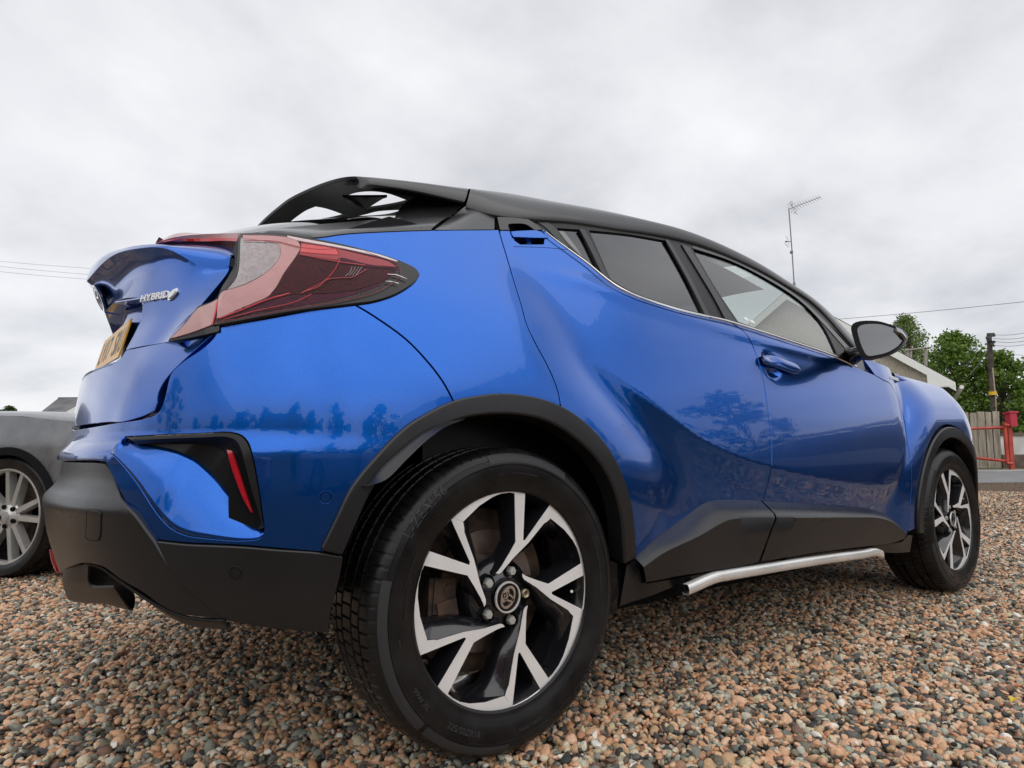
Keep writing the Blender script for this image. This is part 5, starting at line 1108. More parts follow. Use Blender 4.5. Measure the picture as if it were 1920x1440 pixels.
mb = MB(); mb.box((0, 0, 0), (1, 1, 1)); mb.v = [tuple(W(20.2+1.5*(x+.5), 15+150*y, .0+.05*(z-.5)+.03)) for x, y, z in mb.v]; tag(mb.build('pavement', pm), kind='structure')
vm = noise_vary(mat('mossy_verge', (.15, .13, .07), .9), (.11, .10, .05), (.26, .23, .14), 3, 8, bump=.6, bscale=40, bdist=.02)
mb = MB(); mb.box((0, 0, 0), (1, 1, 1)); mb.v = [tuple(W(21.7+1.6*(x+.5), 15+150*y, .06*(z-.5)+.03)) for x, y, z in mb.v]; tag(mb.build('verge', vm), kind='structure')
strip(23.3, 250, -260, 260, -.006, 'field', gf)

# gravel: individual stones
pebm = mat('gravel_stone', (.4, .3, .2), .42); n, l, b = nodes(pebm)
at_ = n.new('ShaderNodeAttribute'); at_.attribute_type = 'INSTANCER'; at_.attribute_name = 'tone'; r = n.new('ShaderNodeValToRGB'); stone_ramp(r); l.new(at_.outputs['Fac'], r.inputs[0])
t = n.new('ShaderNodeTexCoord'); no = n.new('ShaderNodeTexNoise'); no.inputs['Scale'].default_value = 2.8; no.inputs['Detail'].default_value = 8; no.inputs['Roughness'].default_value = .85; l.new(t.outputs['Object'], no.inputs['Vector'])
hs = n.new('ShaderNodeHueSaturation'); l.new(r.outputs[0], hs.inputs['Color']); mr = n.new('ShaderNodeMapRange'); mr.inputs[1].default_value = .3; mr.inputs[2].default_value = .7; mr.inputs[3].default_value = .55; mr.inputs[4].default_value = 1.45
l.new(no.outputs['Fac'], mr.inputs[0]); l.new(mr.outputs[0], hs.inputs['Value']); l.new(hs.outputs[0], b.inputs['Base Color'])
mr2 = n.new('ShaderNodeMapRange'); mr2.inputs[1].default_value = .3; mr2.inputs[2].default_value = .7; mr2.inputs[3].default_value = .28; mr2.inputs[4].default_value = .58; l.new(no.outputs['Fac'], mr2.inputs[0]); l.new(mr2.outputs[0], b.inputs['Roughness'])
bp = n.new('ShaderNodeBump'); bp.inputs['Strength'].default_value = .35; bp.inputs['Distance'].default_value = .05; l.new(no.outputs['Fac'], bp.inputs['Height']); l.new(bp.outputs[0], b.inputs['Normal'])
def stone_mesh(i):
    rg = random.Random(100+i); bm = bmesh.new(); bmesh.ops.create_icosphere(bm, subdivisions=2, radius=1)
    planes = [(Vector((rg.gauss(0, 1), rg.gauss(0, 1), rg.gauss(0, 1))).normalized(), rg.uniform(.60, .92)) for _ in range(9)]
    for v in bm.verts:
        for nrm_, d_ in planes:
            k = v.co.dot(nrm_)
            if k > d_: v.co -= nrm_*(k-d_)*.85
        v.co *= 1+rg.uniform(-.03, .03)
    me = bpy.data.meshes.new('gravel_stone'); bm.to_mesh(me); bm.free(); me.materials.append(pebm); me.polygons.foreach_set('use_smooth', [True]*len(me.polygons)); me.set_sharp_from_angle(angle=math.radians(38)); return me
stones = bpy.data.collections.new('stones')
for i in range(12): stones.objects.link(bpy.data.objects.new('stone', stone_mesh(i)))
def gravel_points():
    P = []
    def sector(r0, r1, dens, a0, a1):
        n_ = int(dens*(a1-a0)/2*(r1*r1-r0*r0)); rr = np.sqrt(rng.uniform(r0*r0, r1*r1, n_)); aa = rng.uniform(a0, a1, n_)
        return np.stack([C0[0]+rr*(Fh[0]*np.cos(aa)+Rh[0]*np.sin(aa)), C0[1]+rr*(Fh[1]*np.cos(aa)+Rh[1]*np.sin(aa))], 1)
    h = math.radians(47)
    P = [sector(.5, 4.2, 7600, -h, h), sector(4.2, 7.5, 3600, -h, h), sector(.9, 6.0, 3600, -h*1.45, -h), sector(.9, 6.0, 3600, h, h*1.45), sector(7.5, 13.3, 700, -h*1.3, -h*.2), sector(7.5, 13.3, 1100, -h*.2, h)]
    return np.vstack(P)
gp_ = gravel_points(); nP = len(gp_); rad = np.hypot(*(gp_-C0[:2]).T)
dF = (gp_-C0[:2])@Fh[:2]; gp_ = gp_[dF < 13.3]; nP = len(gp_)
sz = np.clip(rng.lognormal(math.log(.0082), .32, nP), .005, .019); zz_ = -.014+rng.uniform(0, 1, nP)**1.5*.014-np.minimum(sz, .014)*.25
gme = bpy.data.meshes.new('gravel'); gme.vertices.add(nP); co = np.zeros((nP, 3)); co[:, :2] = gp_; co[:, 2] = zz_; gme.vertices.foreach_set('co', co.ravel())
def attr(nm, ty, arr):
    a = gme.attributes.new(nm, ty, 'POINT'); a.data.foreach_set('vector' if ty == 'FLOAT_VECTOR' else 'value', np.ascontiguousarray(arr, dtype=np.float32 if ty != 'INT' else np.int32).ravel())
sc3 = np.stack([sz*rng.uniform(1.0, 1.45, nP), sz*rng.uniform(.8, 1.05, nP), sz*rng.uniform(.48, .82, nP)], 1)
attr('size', 'FLOAT_VECTOR', sc3); attr('turn', 'FLOAT_VECTOR', np.stack([rng.normal(0, .42, nP), rng.normal(0, .42, nP), rng.uniform(0, 6.28, nP)], 1)); attr('pick', 'INT', rng.integers(0, 12, nP)); attr('tone0', 'FLOAT', rng.uniform(0, 1, nP))
gro = link_obj('gravel', gme); tag(gro, kind='stuff')
ng = bpy.data.node_groups.new('scatter_stones', 'GeometryNodeTree'); ng.interface.new_socket('Geometry', in_out='INPUT', socket_type='NodeSocketGeometry'); ng.interface.new_socket('Geometry', in_out='OUTPUT', socket_type='NodeSocketGeometry')
gi = ng.nodes.new('NodeGroupInput'); go = ng.nodes.new('NodeGroupOutput'); m2p = ng.nodes.new('GeometryNodeMeshToPoints'); iop = ng.nodes.new('GeometryNodeInstanceOnPoints'); ci_ = ng.nodes.new('GeometryNodeCollectionInfo')
ci_.inputs['Collection'].default_value = stones; ci_.inputs['Separate Children'].default_value = True; ci_.inputs['Reset Children'].default_value = True; iop.inputs['Pick Instance'].default_value = True
def na(nm, ty): q = ng.nodes.new('GeometryNodeInputNamedAttribute'); q.data_type = ty; q.inputs['Name'].default_value = nm; return q.outputs[0]
gl = ng.links; gl.new(gi.outputs[0], m2p.inputs[0]); gl.new(m2p.outputs[0], iop.inputs['Points']); gl.new(ci_.outputs[0], iop.inputs['Instance']); gl.new(na('pick', 'INT'), iop.inputs['Instance Index']); gl.new(na('size', 'FLOAT_VECTOR'), iop.inputs['Scale'])
e2r = ng.nodes.new('FunctionNodeEulerToRotation'); gl.new(na('turn', 'FLOAT_VECTOR'), e2r.inputs[0]); gl.new(e2r.outputs[0], iop.inputs['Rotation'])
sn = ng.nodes.new('GeometryNodeStoreNamedAttribute'); sn.data_type = 'FLOAT'; sn.domain = 'INSTANCE'; sn.inputs['Name'].default_value = 'tone'; gl.new(iop.outputs[0], sn.inputs['Geometry']); gl.new(na('tone0', 'FLOAT'), sn.inputs['Value']); gl.new(sn.outputs[0], go.inputs[0])
md = gro.modifiers.new('scatter', 'NODES'); md.node_group = ng

# ------------------------------------------------------------------ trees
leafm = bpy.data.materials.new('leaves'); leafm.use_nodes = True
def leaf_material(name, c1, c2):
    m = mat(name, c1, .55); n, l, b = nodes(m); g = n.new('ShaderNodeNewGeometry'); r = n.new('ShaderNodeValToRGB'); r.color_ramp.elements[0].color = (*c1, 1); r.color_ramp.elements[1].color = (*c2, 1)
    l.new(g.outputs['Random Per Island'], r.inputs[0]); l.new(r.outputs[0], b.inputs['Base Color'])
    o = n['Material Output']; tr = n.new('ShaderNodeBsdfTranslucent'); l.new(r.outputs[0], tr.inputs[0]); mi = n.new('ShaderNodeMixShader'); mi.inputs[0].default_value = .3; l.new(b.outputs[0], mi.inputs[1]); l.new(tr.outputs[0], mi.inputs[2]); l.new(mi.outputs[0], o.inputs[0]); return m
LM = {'mid': leaf_material('tree_leaves', (.055, .13, .012), (.19, .28, .04)), 'birch': leaf_material('birch_leaves', (.09, .15, .04), (.20, .26, .07)), 'dark': leaf_material('dark_leaves', (.025, .06, .012), (.07, .12, .025))}
bark = noise_vary(mat('bark', (.09, .07, .05), .9), (.05, .04, .03), (.14, .11, .08), 6, 6, bump=.6, bscale=30, bdist=.02)
def tree(base, h, wr, label, name='broadleaf_tree', seed=1, leaf=.16, n_cl=60, per=90, lm='mid', low=.15, droop=0.0, group=None, spread=1.0, parts=True):
    rg = np.random.default_rng(seed); root = empty(name, tuple(base), 0, label, 'tree', group)
    mb = MB(); top = np.array([rg.normal(0, .1), rg.normal(0, .1), h*.9]); pts = [np.zeros(3), np.array([.03*h*rg.normal(), .02*h*rg.normal(), h*.3]), np.array([top[0]*.6, top[1]*.6, h*.6]), top]; pts = catmull(pts, 6)
    mb.tube(pts, np.linspace(.035*h**.9*.6, .008*h*.6, len(pts)), 8)
    cl = []
    for i in range(n_cl):
        t = low+(1-low)*(i+.5)/n_cl; prof = (math.sin(math.pi*min(1, (t-low)/(1-low)*.92+.10))**.6); a = rg.uniform(0, 6.283); rr = wr*prof*rg.uniform(.35, 1.0)*spread
        c = np.array([rr*math.cos(a), rr*math.sin(a), h*(t*.93+.02)-droop*rr*.3]); cl.append((c, wr*rg.uniform(.12, .26)))
        if i % 2 == 0:
            k = int(len(pts)*min(.9, t*.75)); s0 = pts[k]; midp = .5*(s0+c)+np.array([0, 0, .06*h]); mb.tube(catmull([s0, midp, c], 4), np.linspace(.010*h*.6, .003*h*.5, 9), 5, False)
    mb.build('trunk', bark, root, 60)
    V, F = [], []
    for c, s in cl:
        m_ = per; d = rg.normal(0, 1, (m_, 3)); d /= np.linalg.norm(d, axis=1)[:, None]; p = c+d*(s*rg.uniform(.3, 1.15, (m_, 1))**.8)*np.array([1.15, 1.15, .75])
        if droop: p[:, 2] -= droop*rg.uniform(0, 1, m_)*s*1.5
        u = rg.normal(0, 1, (m_, 3)); u /= np.linalg.norm(u, axis=1)[:, None]; w_ = rg.normal(0, 1, (m_, 3)); w_[:, 2] *= .5; w_ -= (w_*u).sum(1)[:, None]*u; w_ /= np.linalg.norm(w_, axis=1)[:, None]+1e-9
        L_ = leaf*rg.uniform(.6, 1.3, (m_, 1)); a_, b_, c_, d_ = p-u*L_*.5, p+w_*L_*.32, p+u*L_*.5, p-w_*L_*.32
        k = len(V)*0+sum(len(x) for x in V); V.append(np.stack([a_, b_, c_, d_], 1).reshape(-1, 3)); F += [(k+4*i, k+4*i+1, k+4*i+2, k+4*i+3) for i in range(m_)]
    me = bpy.data.meshes.new('crown'); me.from_pydata(np.vstack(V).tolist(), [], F); me.materials.append(LM[lm]); link_obj('crown', me, root); return root
def gnd(px, d): v = ray(px, 852); t = d/(v@Fh); p = CAM+v*t; return np.array([p[0], p[1], 0])
tree(gnd(1716, 40), 10.3, 2.6, 'tall wispy birch tree behind the house eave and door mirror', 'birch_tree', 3, .17, 130, 90, 'birch', .22, .6)
tree(gnd(1806, 33), 7.4, 2.7, 'bushy green tree standing left of the telegraph pole', 'broadleaf_tree', 5, .19, 170, 85, 'mid', .04)
tree(gnd(1893, 31), 5.9, 2.1, 'low green tree right of the telegraph pole behind the fence', 'broadleaf_tree', 9, .18, 130, 80, 'mid', .04)
tree(gnd(1945, 33), 4.6, 2.0, 'green tree at the right edge of the photo above the white wall', 'broadleaf_tree', 12, .18, 90, 120, 'mid', .05)
tree(gnd(1758, 36), 6.0, 2.0, 'green bush crown between the birch and the house eave', 'broadleaf_tree', 14, .18, 90, 120, 'mid', .05)
tree(gnd(8, 75), 7.3, 1.9, 'small rounded tree on the skyline at the left edge', 'broadleaf_tree', 21, .3, 40, 60, 'dark', .2)
tree(gnd(52, 75), 6.2, 1.1, 'smaller tree on the skyline left of the dark car roof', 'broadleaf_tree', 22, .3, 24, 60, 'dark', .2)
# unseen hedgerows round the yard, added to darken the horizon mirrored in the paint
def backdrop_hedge(d0, r0, d1, r1, h, label, n_=5200, seed=2):
    rg = np.random.default_rng(seed); o = W(d0, r0); hd = empty('backdrop_hedge', tuple(o), 0, label, 'backdrop_hedge', 'unseen hedgerows added as a dark backdrop'); L_ = math.hypot(d1-d0, r1-r0)
    t = rg.uniform(0, 1, n_); hh = h*(.80+.20*np.sin(t*L_*.9+seed)+.12*np.sin(t*L_*2.7)); z = rg.uniform(0, 1, n_)**.7*hh; off = rg.normal(0, .55, n_)
    u2 = np.array([-(r1-r0), d1-d0])/L_; P = np.array([W(d0+(d1-d0)*a+u2[0]*c, r0+(r1-r0)*a+u2[1]*c, b) for a, b, c in zip(t, z, off)])-o
    u = rg.normal(0, 1, (n_, 3)); u /= np.linalg.norm(u, axis=1)[:, None]; w_ = rg.normal(0, 1, (n_, 3)); w_ -= (w_*u).sum(1)[:, None]*u; w_ /= np.linalg.norm(w_, axis=1)[:, None]; s_ = rg.uniform(.22, .5, (n_, 1))
    V = np.stack([P-u*s_, P+w_*s_*.7, P+u*s_, P-w_*s_*.7], 1).reshape(-1, 3); me = bpy.data.meshes.new('foliage'); me.from_pydata(V.tolist(), [], [(4*i, 4*i+1, 4*i+2, 4*i+3) for i in range(n_)]); me.materials.append(LM['dark']); link_obj('foliage', me, hd)
    mb = MB(); 
    for q in np.linspace(.03, .97, int(L_/1.6)): p = W(d0+(d1-d0)*q, r0+(r1-r0)*q)-o; mb.tube([p, p+np.array([.1, 0, h*.6])], .05, 5)
    tag(mb.build('stems', bark, hd), kind='stuff')
backdrop_hedge(-21, -34, -22, -7.5, 5.2, 'unseen dark hedgerow added at the rear left to darken paint reflections', seed=3); backdrop_hedge(-22, 2.5, -20, 34, 5.0, 'unseen dark hedgerow added at the rear right to darken paint reflections', seed=5); backdrop_hedge(-20, 34, 10, 42, 3.2, 'unseen hedgerow added along the far right to darken paint reflections', seed=7); backdrop_hedge(-21, -34, 8, -40, 3.2, 'unseen hedgerow added along the far left to darken paint reflections', seed=8)
# trees behind the photographer, seen in the paintwork
spots = [(-24, -14, 6.5, 4.6), (-25, -9, 7.0, 4.2), (-25, -4, 6.0, 4.0), (-24, 1.5, 7.5, 3.0), (-26, 6, 6.5, 2.7), (-24, 13, 8.5, 3.0), (-15, 17.5, 7, 2.6), (-3, 24, 7.5, 2.6), (4, 27, 9, 2.8), (-8, -22, 8, 3)]
lab = ['broad dark tree behind the photographer reflected in the bumper', 'tall dark tree beside the yard house', 'short dark tree at the back of the yard', 'tall spreading tree opposite the rear door', 'medium tree opposite the front door', 'very tall tree opposite the bonnet', 'tree beyond the very tall one', 'tree along the lane to the right', 'tall tree at the end of the lane', 'dark tree far left behind the row']
for i, ((d, r_, h, w_), lb_) in enumerate(zip(spots, lab)): tree(W(d, r_), h, w_, lb_, 'broadleaf_tree', 40+i, .34, 42, 60, 'dark', .12, group='trees at the back of the yard')

# ------------------------------------------------------------------ house with gable and aerial
render_m = noise_vary(mat('pebbledash', (.42, .37, .29), .9), (.30, .265, .205), (.50, .45, .36), 26, 10, lo=.38, hi=.62, bump=.8, bscale=60, bdist=.01)
upvc = mat('white_barge_board', (.78, .78, .74), .4); tilem = noise_vary(mat('dark_roof_tile', (.07, .07, .075), .7), (.05, .05, .055), (.10, .10, .10), 5)
house = empty('house', (0, 0, 0), 0, 'pebble-dashed house gable with white barge boards behind the car bonnet', 'house')
nv = np.array([.83, .557]); gv = np.array([-.557, .83])
def Hq(a, b, z):                 # a along the gable from its apex line (right +), b back from it
    return W(24+gv[0]*a+nv[0]*b, 11.13+gv[1]*a+nv[1]*b, z)
wa, ze, zA = 5.15, 3.05, 7.05
pit = (zA-ze)/wa
mb = MB(); f_ = [Hq(-4.8, .25, 0), Hq(4.8, .25, 0), Hq(4.8, .25, zA-pit*4.8-.1), Hq(0, .25, zA-.1), Hq(-4.8, .25, zA-pit*4.8-.1)]; g_ = [p+(Hq(0, 10, 0)-Hq(0, 0, 0)) for p in f_]
mb.add(f_+g_, [(0, 1, 2, 3, 4), (9, 8, 7, 6, 5), (0, 5, 6, 1), (1, 6, 7, 2), (4, 9, 5, 0)]); mb.build('wall', render_m, house)
for sgn in (1, -1):
    mb = MB(); a0, a1 = 0, sgn*wa*1.02
    top = lambda a, b, dz: Hq(a, b, zA-pit*abs(a)+dz)
    P = [top(a0, 0, .0), top(a1, 0, .0), top(a1, 11, .0), top(a0, 11, .0), top(a0, 0, .14), top(a1, 0, .14), top(a1, 11, .14), top(a0, 11, .14)]
    mb.add(P, [(0, 1, 2, 3), (4, 5, 6, 7), (0, 1, 5, 4), (1, 2, 6, 5), (2, 3, 7, 6), (3, 0, 4, 7)]); mb.build('roof', tilem, house)
    mb = MB(); q = lambda a, dz, b=-.03: Hq(a, b, zA-pit*abs(a)+dz)
    P = [q(0, .10), q(a1, .10), q(a1, -.20), q(0, -.22), q(0, .10, .0), q(a1, .10, .0), q(a1, -.20, .0), q(0, -.22, .0)]
    mb.add(P, [(0, 1, 2, 3), (4, 5, 6, 7), (0, 1, 5, 4), (1, 2, 6, 5), (2, 3, 7, 6)]); mb.build('barge_board', upvc, house)
    mb = MB(); aa = sgn*4.45; ab = sgn*5.25; zb_ = 2.94
    P = [Hq(aa, -.036, zb_), Hq(ab, -.036, zb_), Hq(ab, -.036, zA-pit*5.25+.02), Hq(aa, -.036, zA-pit*4.25-.1)]; P += [p+(Hq(0, .32, 0)-Hq(0, 0, 0)) for p in P]
    mb.add(P, [(0, 1, 2, 3), (7, 6, 5, 4), (0, 4, 5, 1), (1, 5, 6, 2), (3, 2, 6, 7), (0, 3, 7, 4)]); mb.build('eave_box', upvc, house)
    mb = MB(); mb.tube([Hq(sgn*5.42, -.05, ze-.15), Hq(sgn*5.42, 10.8, ze-.15)], .07, 8); mb.tube([Hq(sgn*4.95, .18, ze-.4), Hq(sgn*4.95, .18, 0)], .045, 8); mb.build('gutter', upvc, house, 60)
for i, (a, b) in enumerate(((-2.2, 1.2), (1.4, 1.2))):
    mb = MB(); P = [Hq(a-.6, .2, 1.0), Hq(a+.6, .2, 1.0), Hq(a+.6, .2, 2.2), Hq(a-.6, .2, 2.2)]; P += [p+(Hq(0, .1, 0)-Hq(0, 0, 0)) for p in P]; mb.add(P, [(0, 1, 2, 3), (0, 4, 5, 1), (1, 5, 6, 2), (2, 6, 7, 3), (3, 7, 4, 0)]); wi = mb.build('window', upvc, house)
    mb = MB(); P = [Hq(a-.5, .19, 1.1), Hq(a+.5, .19, 1.1), Hq(a+.5, .19, 2.1), Hq(a-.5, .19, 2.1)]; mb.add(P, [(0, 1, 2, 3)]); mb.build('pane', M['gloss'], wi)
alum = mat('weathered_aluminium', (.20, .20, .20), .5, .5)
ant = empty('tv_aerial', tuple(Wp(1489, 541, 24)), 0, 'tv aerial on a tall leaning mast above the house gable', 'aerial'); ao_ = Wp(1489, 541, 24)
def A(px, py): return Wp(px, py, 24)-ao_
mb = MB(); mb.tube([A(1490.5, 552), A(1489, 530)], .05, 8); mb.tube([A(1489, 532), A(1485, 470), A(1479, 391)], .024, 8); mb.build('mast', alum, ant, 60)
mb = MB(); b0_, b1_ = A(1479.5, 392), A(1538, 369.5); mb.tube([b0_, b1_], .014, 6)
ez_ = np.array([0, 0, 1.]); ed = (b1_-b0_)/np.linalg.norm(b1_-b0_); ew = np.cross(ed, ez_); ew /= np.linalg.norm(ew); diag = ew*.8+np.cross(ew, ed)*-.5; 
dv = A(1500, 388)-A(1495, 382); dv /= np.linalg.norm(dv)
for i in range(11):
    c = b0_+(b1_-b0_)*(.16+.083*i); hl_ = .17-.005*i; mb.tube([c-dv*hl_, c+dv*hl_], .006, 5)
for k in (-2, -1, 1, 2): c = b0_+(b1_-b0_)*.10+dv*.09*k+np.cross(dv, ed)*.02*abs(k); mb.tube([c-ew*.22-ez_*.02*k, c+ew*.22-ez_*.02*k], .006, 5)
for q in (((1486, 378), (1484, 400)), ((1481, 381), (1494, 401)), ((1482, 377), (1487, 392)), ((1488, 398), (1496, 402))): mb.tube([A(*q[0]), A(*q[1])], .006, 5)
mb.build('yagi_antenna', alum, ant)
mb = MB(); mb.tube([A(1484, 453), A(1472, 453)], .015, 6); mb.box(A(1474, 453), (.06, .06, .05)); mb.box(A(1484, 473), (.09, .09, .1))
for a_, b_ in (((1473, 442), (1478, 450)), ((1471, 456), (1479, 464)), ((1476, 445), (1480, 462)), ((1474, 457), (1477, 463))): mb.tube([A(*a_), A(*b_)], .006, 5)
mb.build('small_antenna', alum, ant)

# ------------------------------------------------------------------ fence, gate, wall, pole
woodm = noise_vary(mat('weathered_fence_board', (.34, .30, .24), .85), (.24, .21, .16), (.46, .42, .34), 2.2, 9, bump=.5, bscale=18, bdist=.01)
n, l, b = nodes(woodm); mp = n.new('ShaderNodeMapping'); mp.inputs['Scale'].default_value = (6, 6, .6); tx = [q for q in n if q.type == 'TEX_COORD'][0]
for q in [q for q in n if q.type == 'TEX_NOISE']: l.new(mp.outputs[0], q.inputs['Vector'])
l.new(tx.outputs['Object'], mp.inputs['Vector'])
fence = empty('board_fence', tuple(W(22.4, 16)), 0, 'weathered upright-board fence behind the red gate', 'fence'); fo_ = W(22.4, 16)
fx = 13.2; rb = random.Random(4)
while fx < 17.85:
    w_ = rb.uniform(.25, .31); tilt = rb.uniform(-.012, .012)-.01*(fx-15); h_ = 2.12+rb.uniform(-.03, .03); g0 = .022
    mb = MB(); P = []
    for dz, z in ((0, 0.08), (1, h_)):
        for d_, e in ((0, g0), (0, w_-g0*(1.2 if rb.random() < .6 else .2))):
            P.append(W(22.4+rb.uniform(0, .01), fx+e+(tilt-.02)*z*(-1), z+rb.uniform(-.01, .01))-fo_)
    P = [P[0], P[1], P[3], P[2]]; P2 = [p+Fh*.022 for p in P]; mb.add(P+P2, [(0, 1, 2, 3), (7, 6, 5, 4), (0, 4, 5, 1), (1, 5, 6, 2), (2, 6, 7, 3), (3, 7, 4, 0)]); mb.build('board', woodm, fence); fx += w_
for z in (.5, 1.6):
    mb = MB(); P = [W(22.44, 13.2, z)-fo_, W(22.44, 17.9, z)-fo_, W(22.44, 17.9, z+.1)-fo_, W(22.44, 13.2, z+.1)-fo_]; P2 = [p+Fh*.05 for p in P]; mb.add(P+P2, [(0, 1, 2, 3), (7, 6, 5, 4), (0, 4, 5, 1), (2, 6, 7, 3), (1, 5, 6, 2), (0, 3, 7, 4)]); mb.build('rail', woodm, fence)
redm = noise_vary(mat('faded_red_paint', (.42, .05, .035), .5), (.36, .04, .03), (.50, .075, .045), 3, 6)
DG = 21.9
def bar(mb, a, b, r_, d=DG): mb.tube([Wp(*a, d), Wp(*b, d)], r_, 4)
gate = empty('metal_gate', (0, 0, 0), 0, 'red painted metal gate frame in front of the boards', 'gate')
mb = MB(); bar(mb, (1802, 804.5), (1884, 801.5), .05); mb.build('top_rail', redm, gate)
mb = MB(); bar(mb, (1815, 857), (1889, 865), .05); mb.build('bottom_rail', redm, gate)
mb = MB(); bar(mb, (1883, 792), (1889.5, 871), .065); mb.build('upright', redm, gate)
gp2 = empty('gate_post', (0, 0, 0), 0, 'thick red steel post the gate hangs from', 'post')
mb = MB(); bar(mb, (1891, 786), (1897.5, 884), .09, DG+.1); mb.build('post', redm, gp2)
mb = MB(); bar(mb, (1884, 797), (1892, 797), .05, DG-.1); bar(mb, (1888, 869), (1899, 869), .05, DG-.1); mb.build('hinge', redm, gp2)
boxm = mat('red_letter_box', (.48, .03, .06), .45)
rbx = empty('letter_box', (0, 0, 0), 0, 'small red box with sloping lid on top of the gate post', 'box')
mb = MB(); p = Wp(1896, 787, DG); mb.box(p, (.24, .24, .48), Matrix.Rotation(HEAD, 3, 'Z')); mb.build('box_body', boxm, rbx); mb = MB(); mb.box(p+np.array([0, 0, .25]), (.32, .34, .05), Matrix.Rotation(HEAD, 3, 'Z')@Matrix.Rotation(.15, 3, 'Y')); mb.build('lid', boxm, rbx)
wallm = noise_vary(mat('white_rendered_wall', (.7, .7, .68), .85), (.50, .49, .46), (.78, .77, .74), 1.4, 8)
cop = noise_vary(mat('brown_coping', (.12, .09, .07), .8), (.09, .07, .055), (.16, .12, .09), 4)
wl = empty('garden_wall', (0, 0, 0), 0, 'low white rendered wall with dark coping right of the gate', 'wall')
def wbox(d0, d1, r0, r1, z0, z1, name, m, par):
    mb = MB(); P = [W(d, r, z) for d in (d0, d1) for r in (r0, r1) for z in (z0, z1)]; mb.add(P, [(0, 1, 3, 2), (4, 6, 7, 5), (0, 4, 5, 1), (2, 3, 7, 6), (0, 2, 6, 4), (1, 5, 7, 3)]); return mb.build(name, m, par)
wbox(23, 23.2, 18.4, 40, .55, 1.25, 'wall_face', wallm, wl); wbox(22.95, 23.25, 18.4, 40, 1.25, 1.37, 'coping', cop, wl); wbox(22.97, 23.2, 18.4, 40, 0, .55, 'plinth', cop, wl)
pm_ = noise_vary(mat('tarred_pole_wood', (.07, .055, .045), .85), (.035, .03, .03), (.13, .10, .08), 2, 8)
pole = empty('telegraph_pole', tuple(Wp(1862, 740, 30)*np.array([1, 1, 0])), 0, 'dark wooden telegraph pole with yellow tag among the trees', 'pole'); po = np.array(pole.location)
def T(px, py, d=30): return Wp(px, py, d)-po
mb = MB(); mb.tube([T(1867.5, 860), T(1861, 740), T(1854.5, 625)], [.15, .13, .105], 12); mb.build('pole_shaft', pm_, pole, 60)
mb = MB(); mb.tube([T(1869.5, 800, 29.85), T(1866.5, 745, 29.85), T(1861, 690, 29.87)], .03, 6); mb.build('conduit', mat('conduit_cream', (.5, .4, .32), .6), pole, 60)
mb = MB(); mb.tube([T(1860.8, 734.5, 29.9), T(1861.3, 741, 29.9)], .165, 12); mb.build('yellow_tag', mat('yellow_tag', (.75, .48, .03), .5), pole, 60)
mb = MB(); 
for k in range(5): mb.box(T(1854+rb.uniform(-1, 8), 629+k*4.2, 29.8), (.22, .12, .12), Matrix.Rotation(rb.uniform(0, 3), 3, 'Z'))
mb.tube([T(1852, 627), T(1864, 625)], .04, 6); mb.tube([T(1853, 646), T(1865, 649)], .04, 6); mb.build('insulators', mat('dark_fittings', (.06, .06, .06), .6), pole)
mb = MB(); mb.tube([T(1850, 658), T(1835, 683), T(1820, 700)], .012, 5); mb.build('stay_wire', alum, pole)
wirem = mat('overhead_cable', (.22, .22, .23), .6)
def wire(name, label, a, b, d0, d1, r_=.013, sag=.15, grp='overhead cables'):
    p, q = Wp(*a, d0), Wp(*b, d1); t = np.linspace(0, 1, 14)[:, None]; P = p+(q-p)*t; P[:, 2] -= (4*sag*t*(1-t))[:, 0]; mb = MB(); mb.tube(P, r_, 5); o = mb.build(name, wirem, None, 60); tag(o, label, 'cable', grp)
for k, (a, b, s_) in enumerate((((1860, 627), (1960, 613), 'highest'), ((1862, 634), (1960, 622), 'second highest'), ((1863, 640), (1960, 629), 'third'), ((1862, 647), (1960, 636), 'lowest'))): wire('overhead_cable', f'{s_} of the four cables leaving the telegraph pole to the right', a, b, 30, 24, .011)
wire('overhead_cable', 'long cable crossing the sky above the birch tree', (1480, 605), (2000, 557), 44, 30, .016, .1)
wire('overhead_cable', 'thin cable low at the right edge beside the tree crown', (1890, 664), (1960, 667), 34, 30, .012, .02); 
for k, (y0, y1, s_) in enumerate(((488, 502, 'top'), (497, 514, 'middle'), (507, 523, 'bottom'))): wire('overhead_cable', f'{s_} of three cables in the sky left of the boot', (-60, y0-4), (200, y1+3), 34, 38, .009, .05)
fr = empty('timber_pole_frame', (0, 0, 0), 0, 'pale twin posts with a cross bar in front of the birch', 'pole'); pal = mat('pale_post', (.34, .31, .27), .8)
for a_, b_ in (((1701, 654), (1701, 720)), ((1735.5, 651), (1736, 720)), ((1707, 655), (1707, 690))): mb = MB(); mb.tube([Wp(*a_, 32), Wp(*b_, 32)], .085, 8); mb.build('post', pal, fr, 60)
mb = MB(); mb.tube([Wp(1696, 657, 31.9), Wp(1746, 651, 31.9)], .05, 6); mb.build('cross_bar', pal, fr, 60)
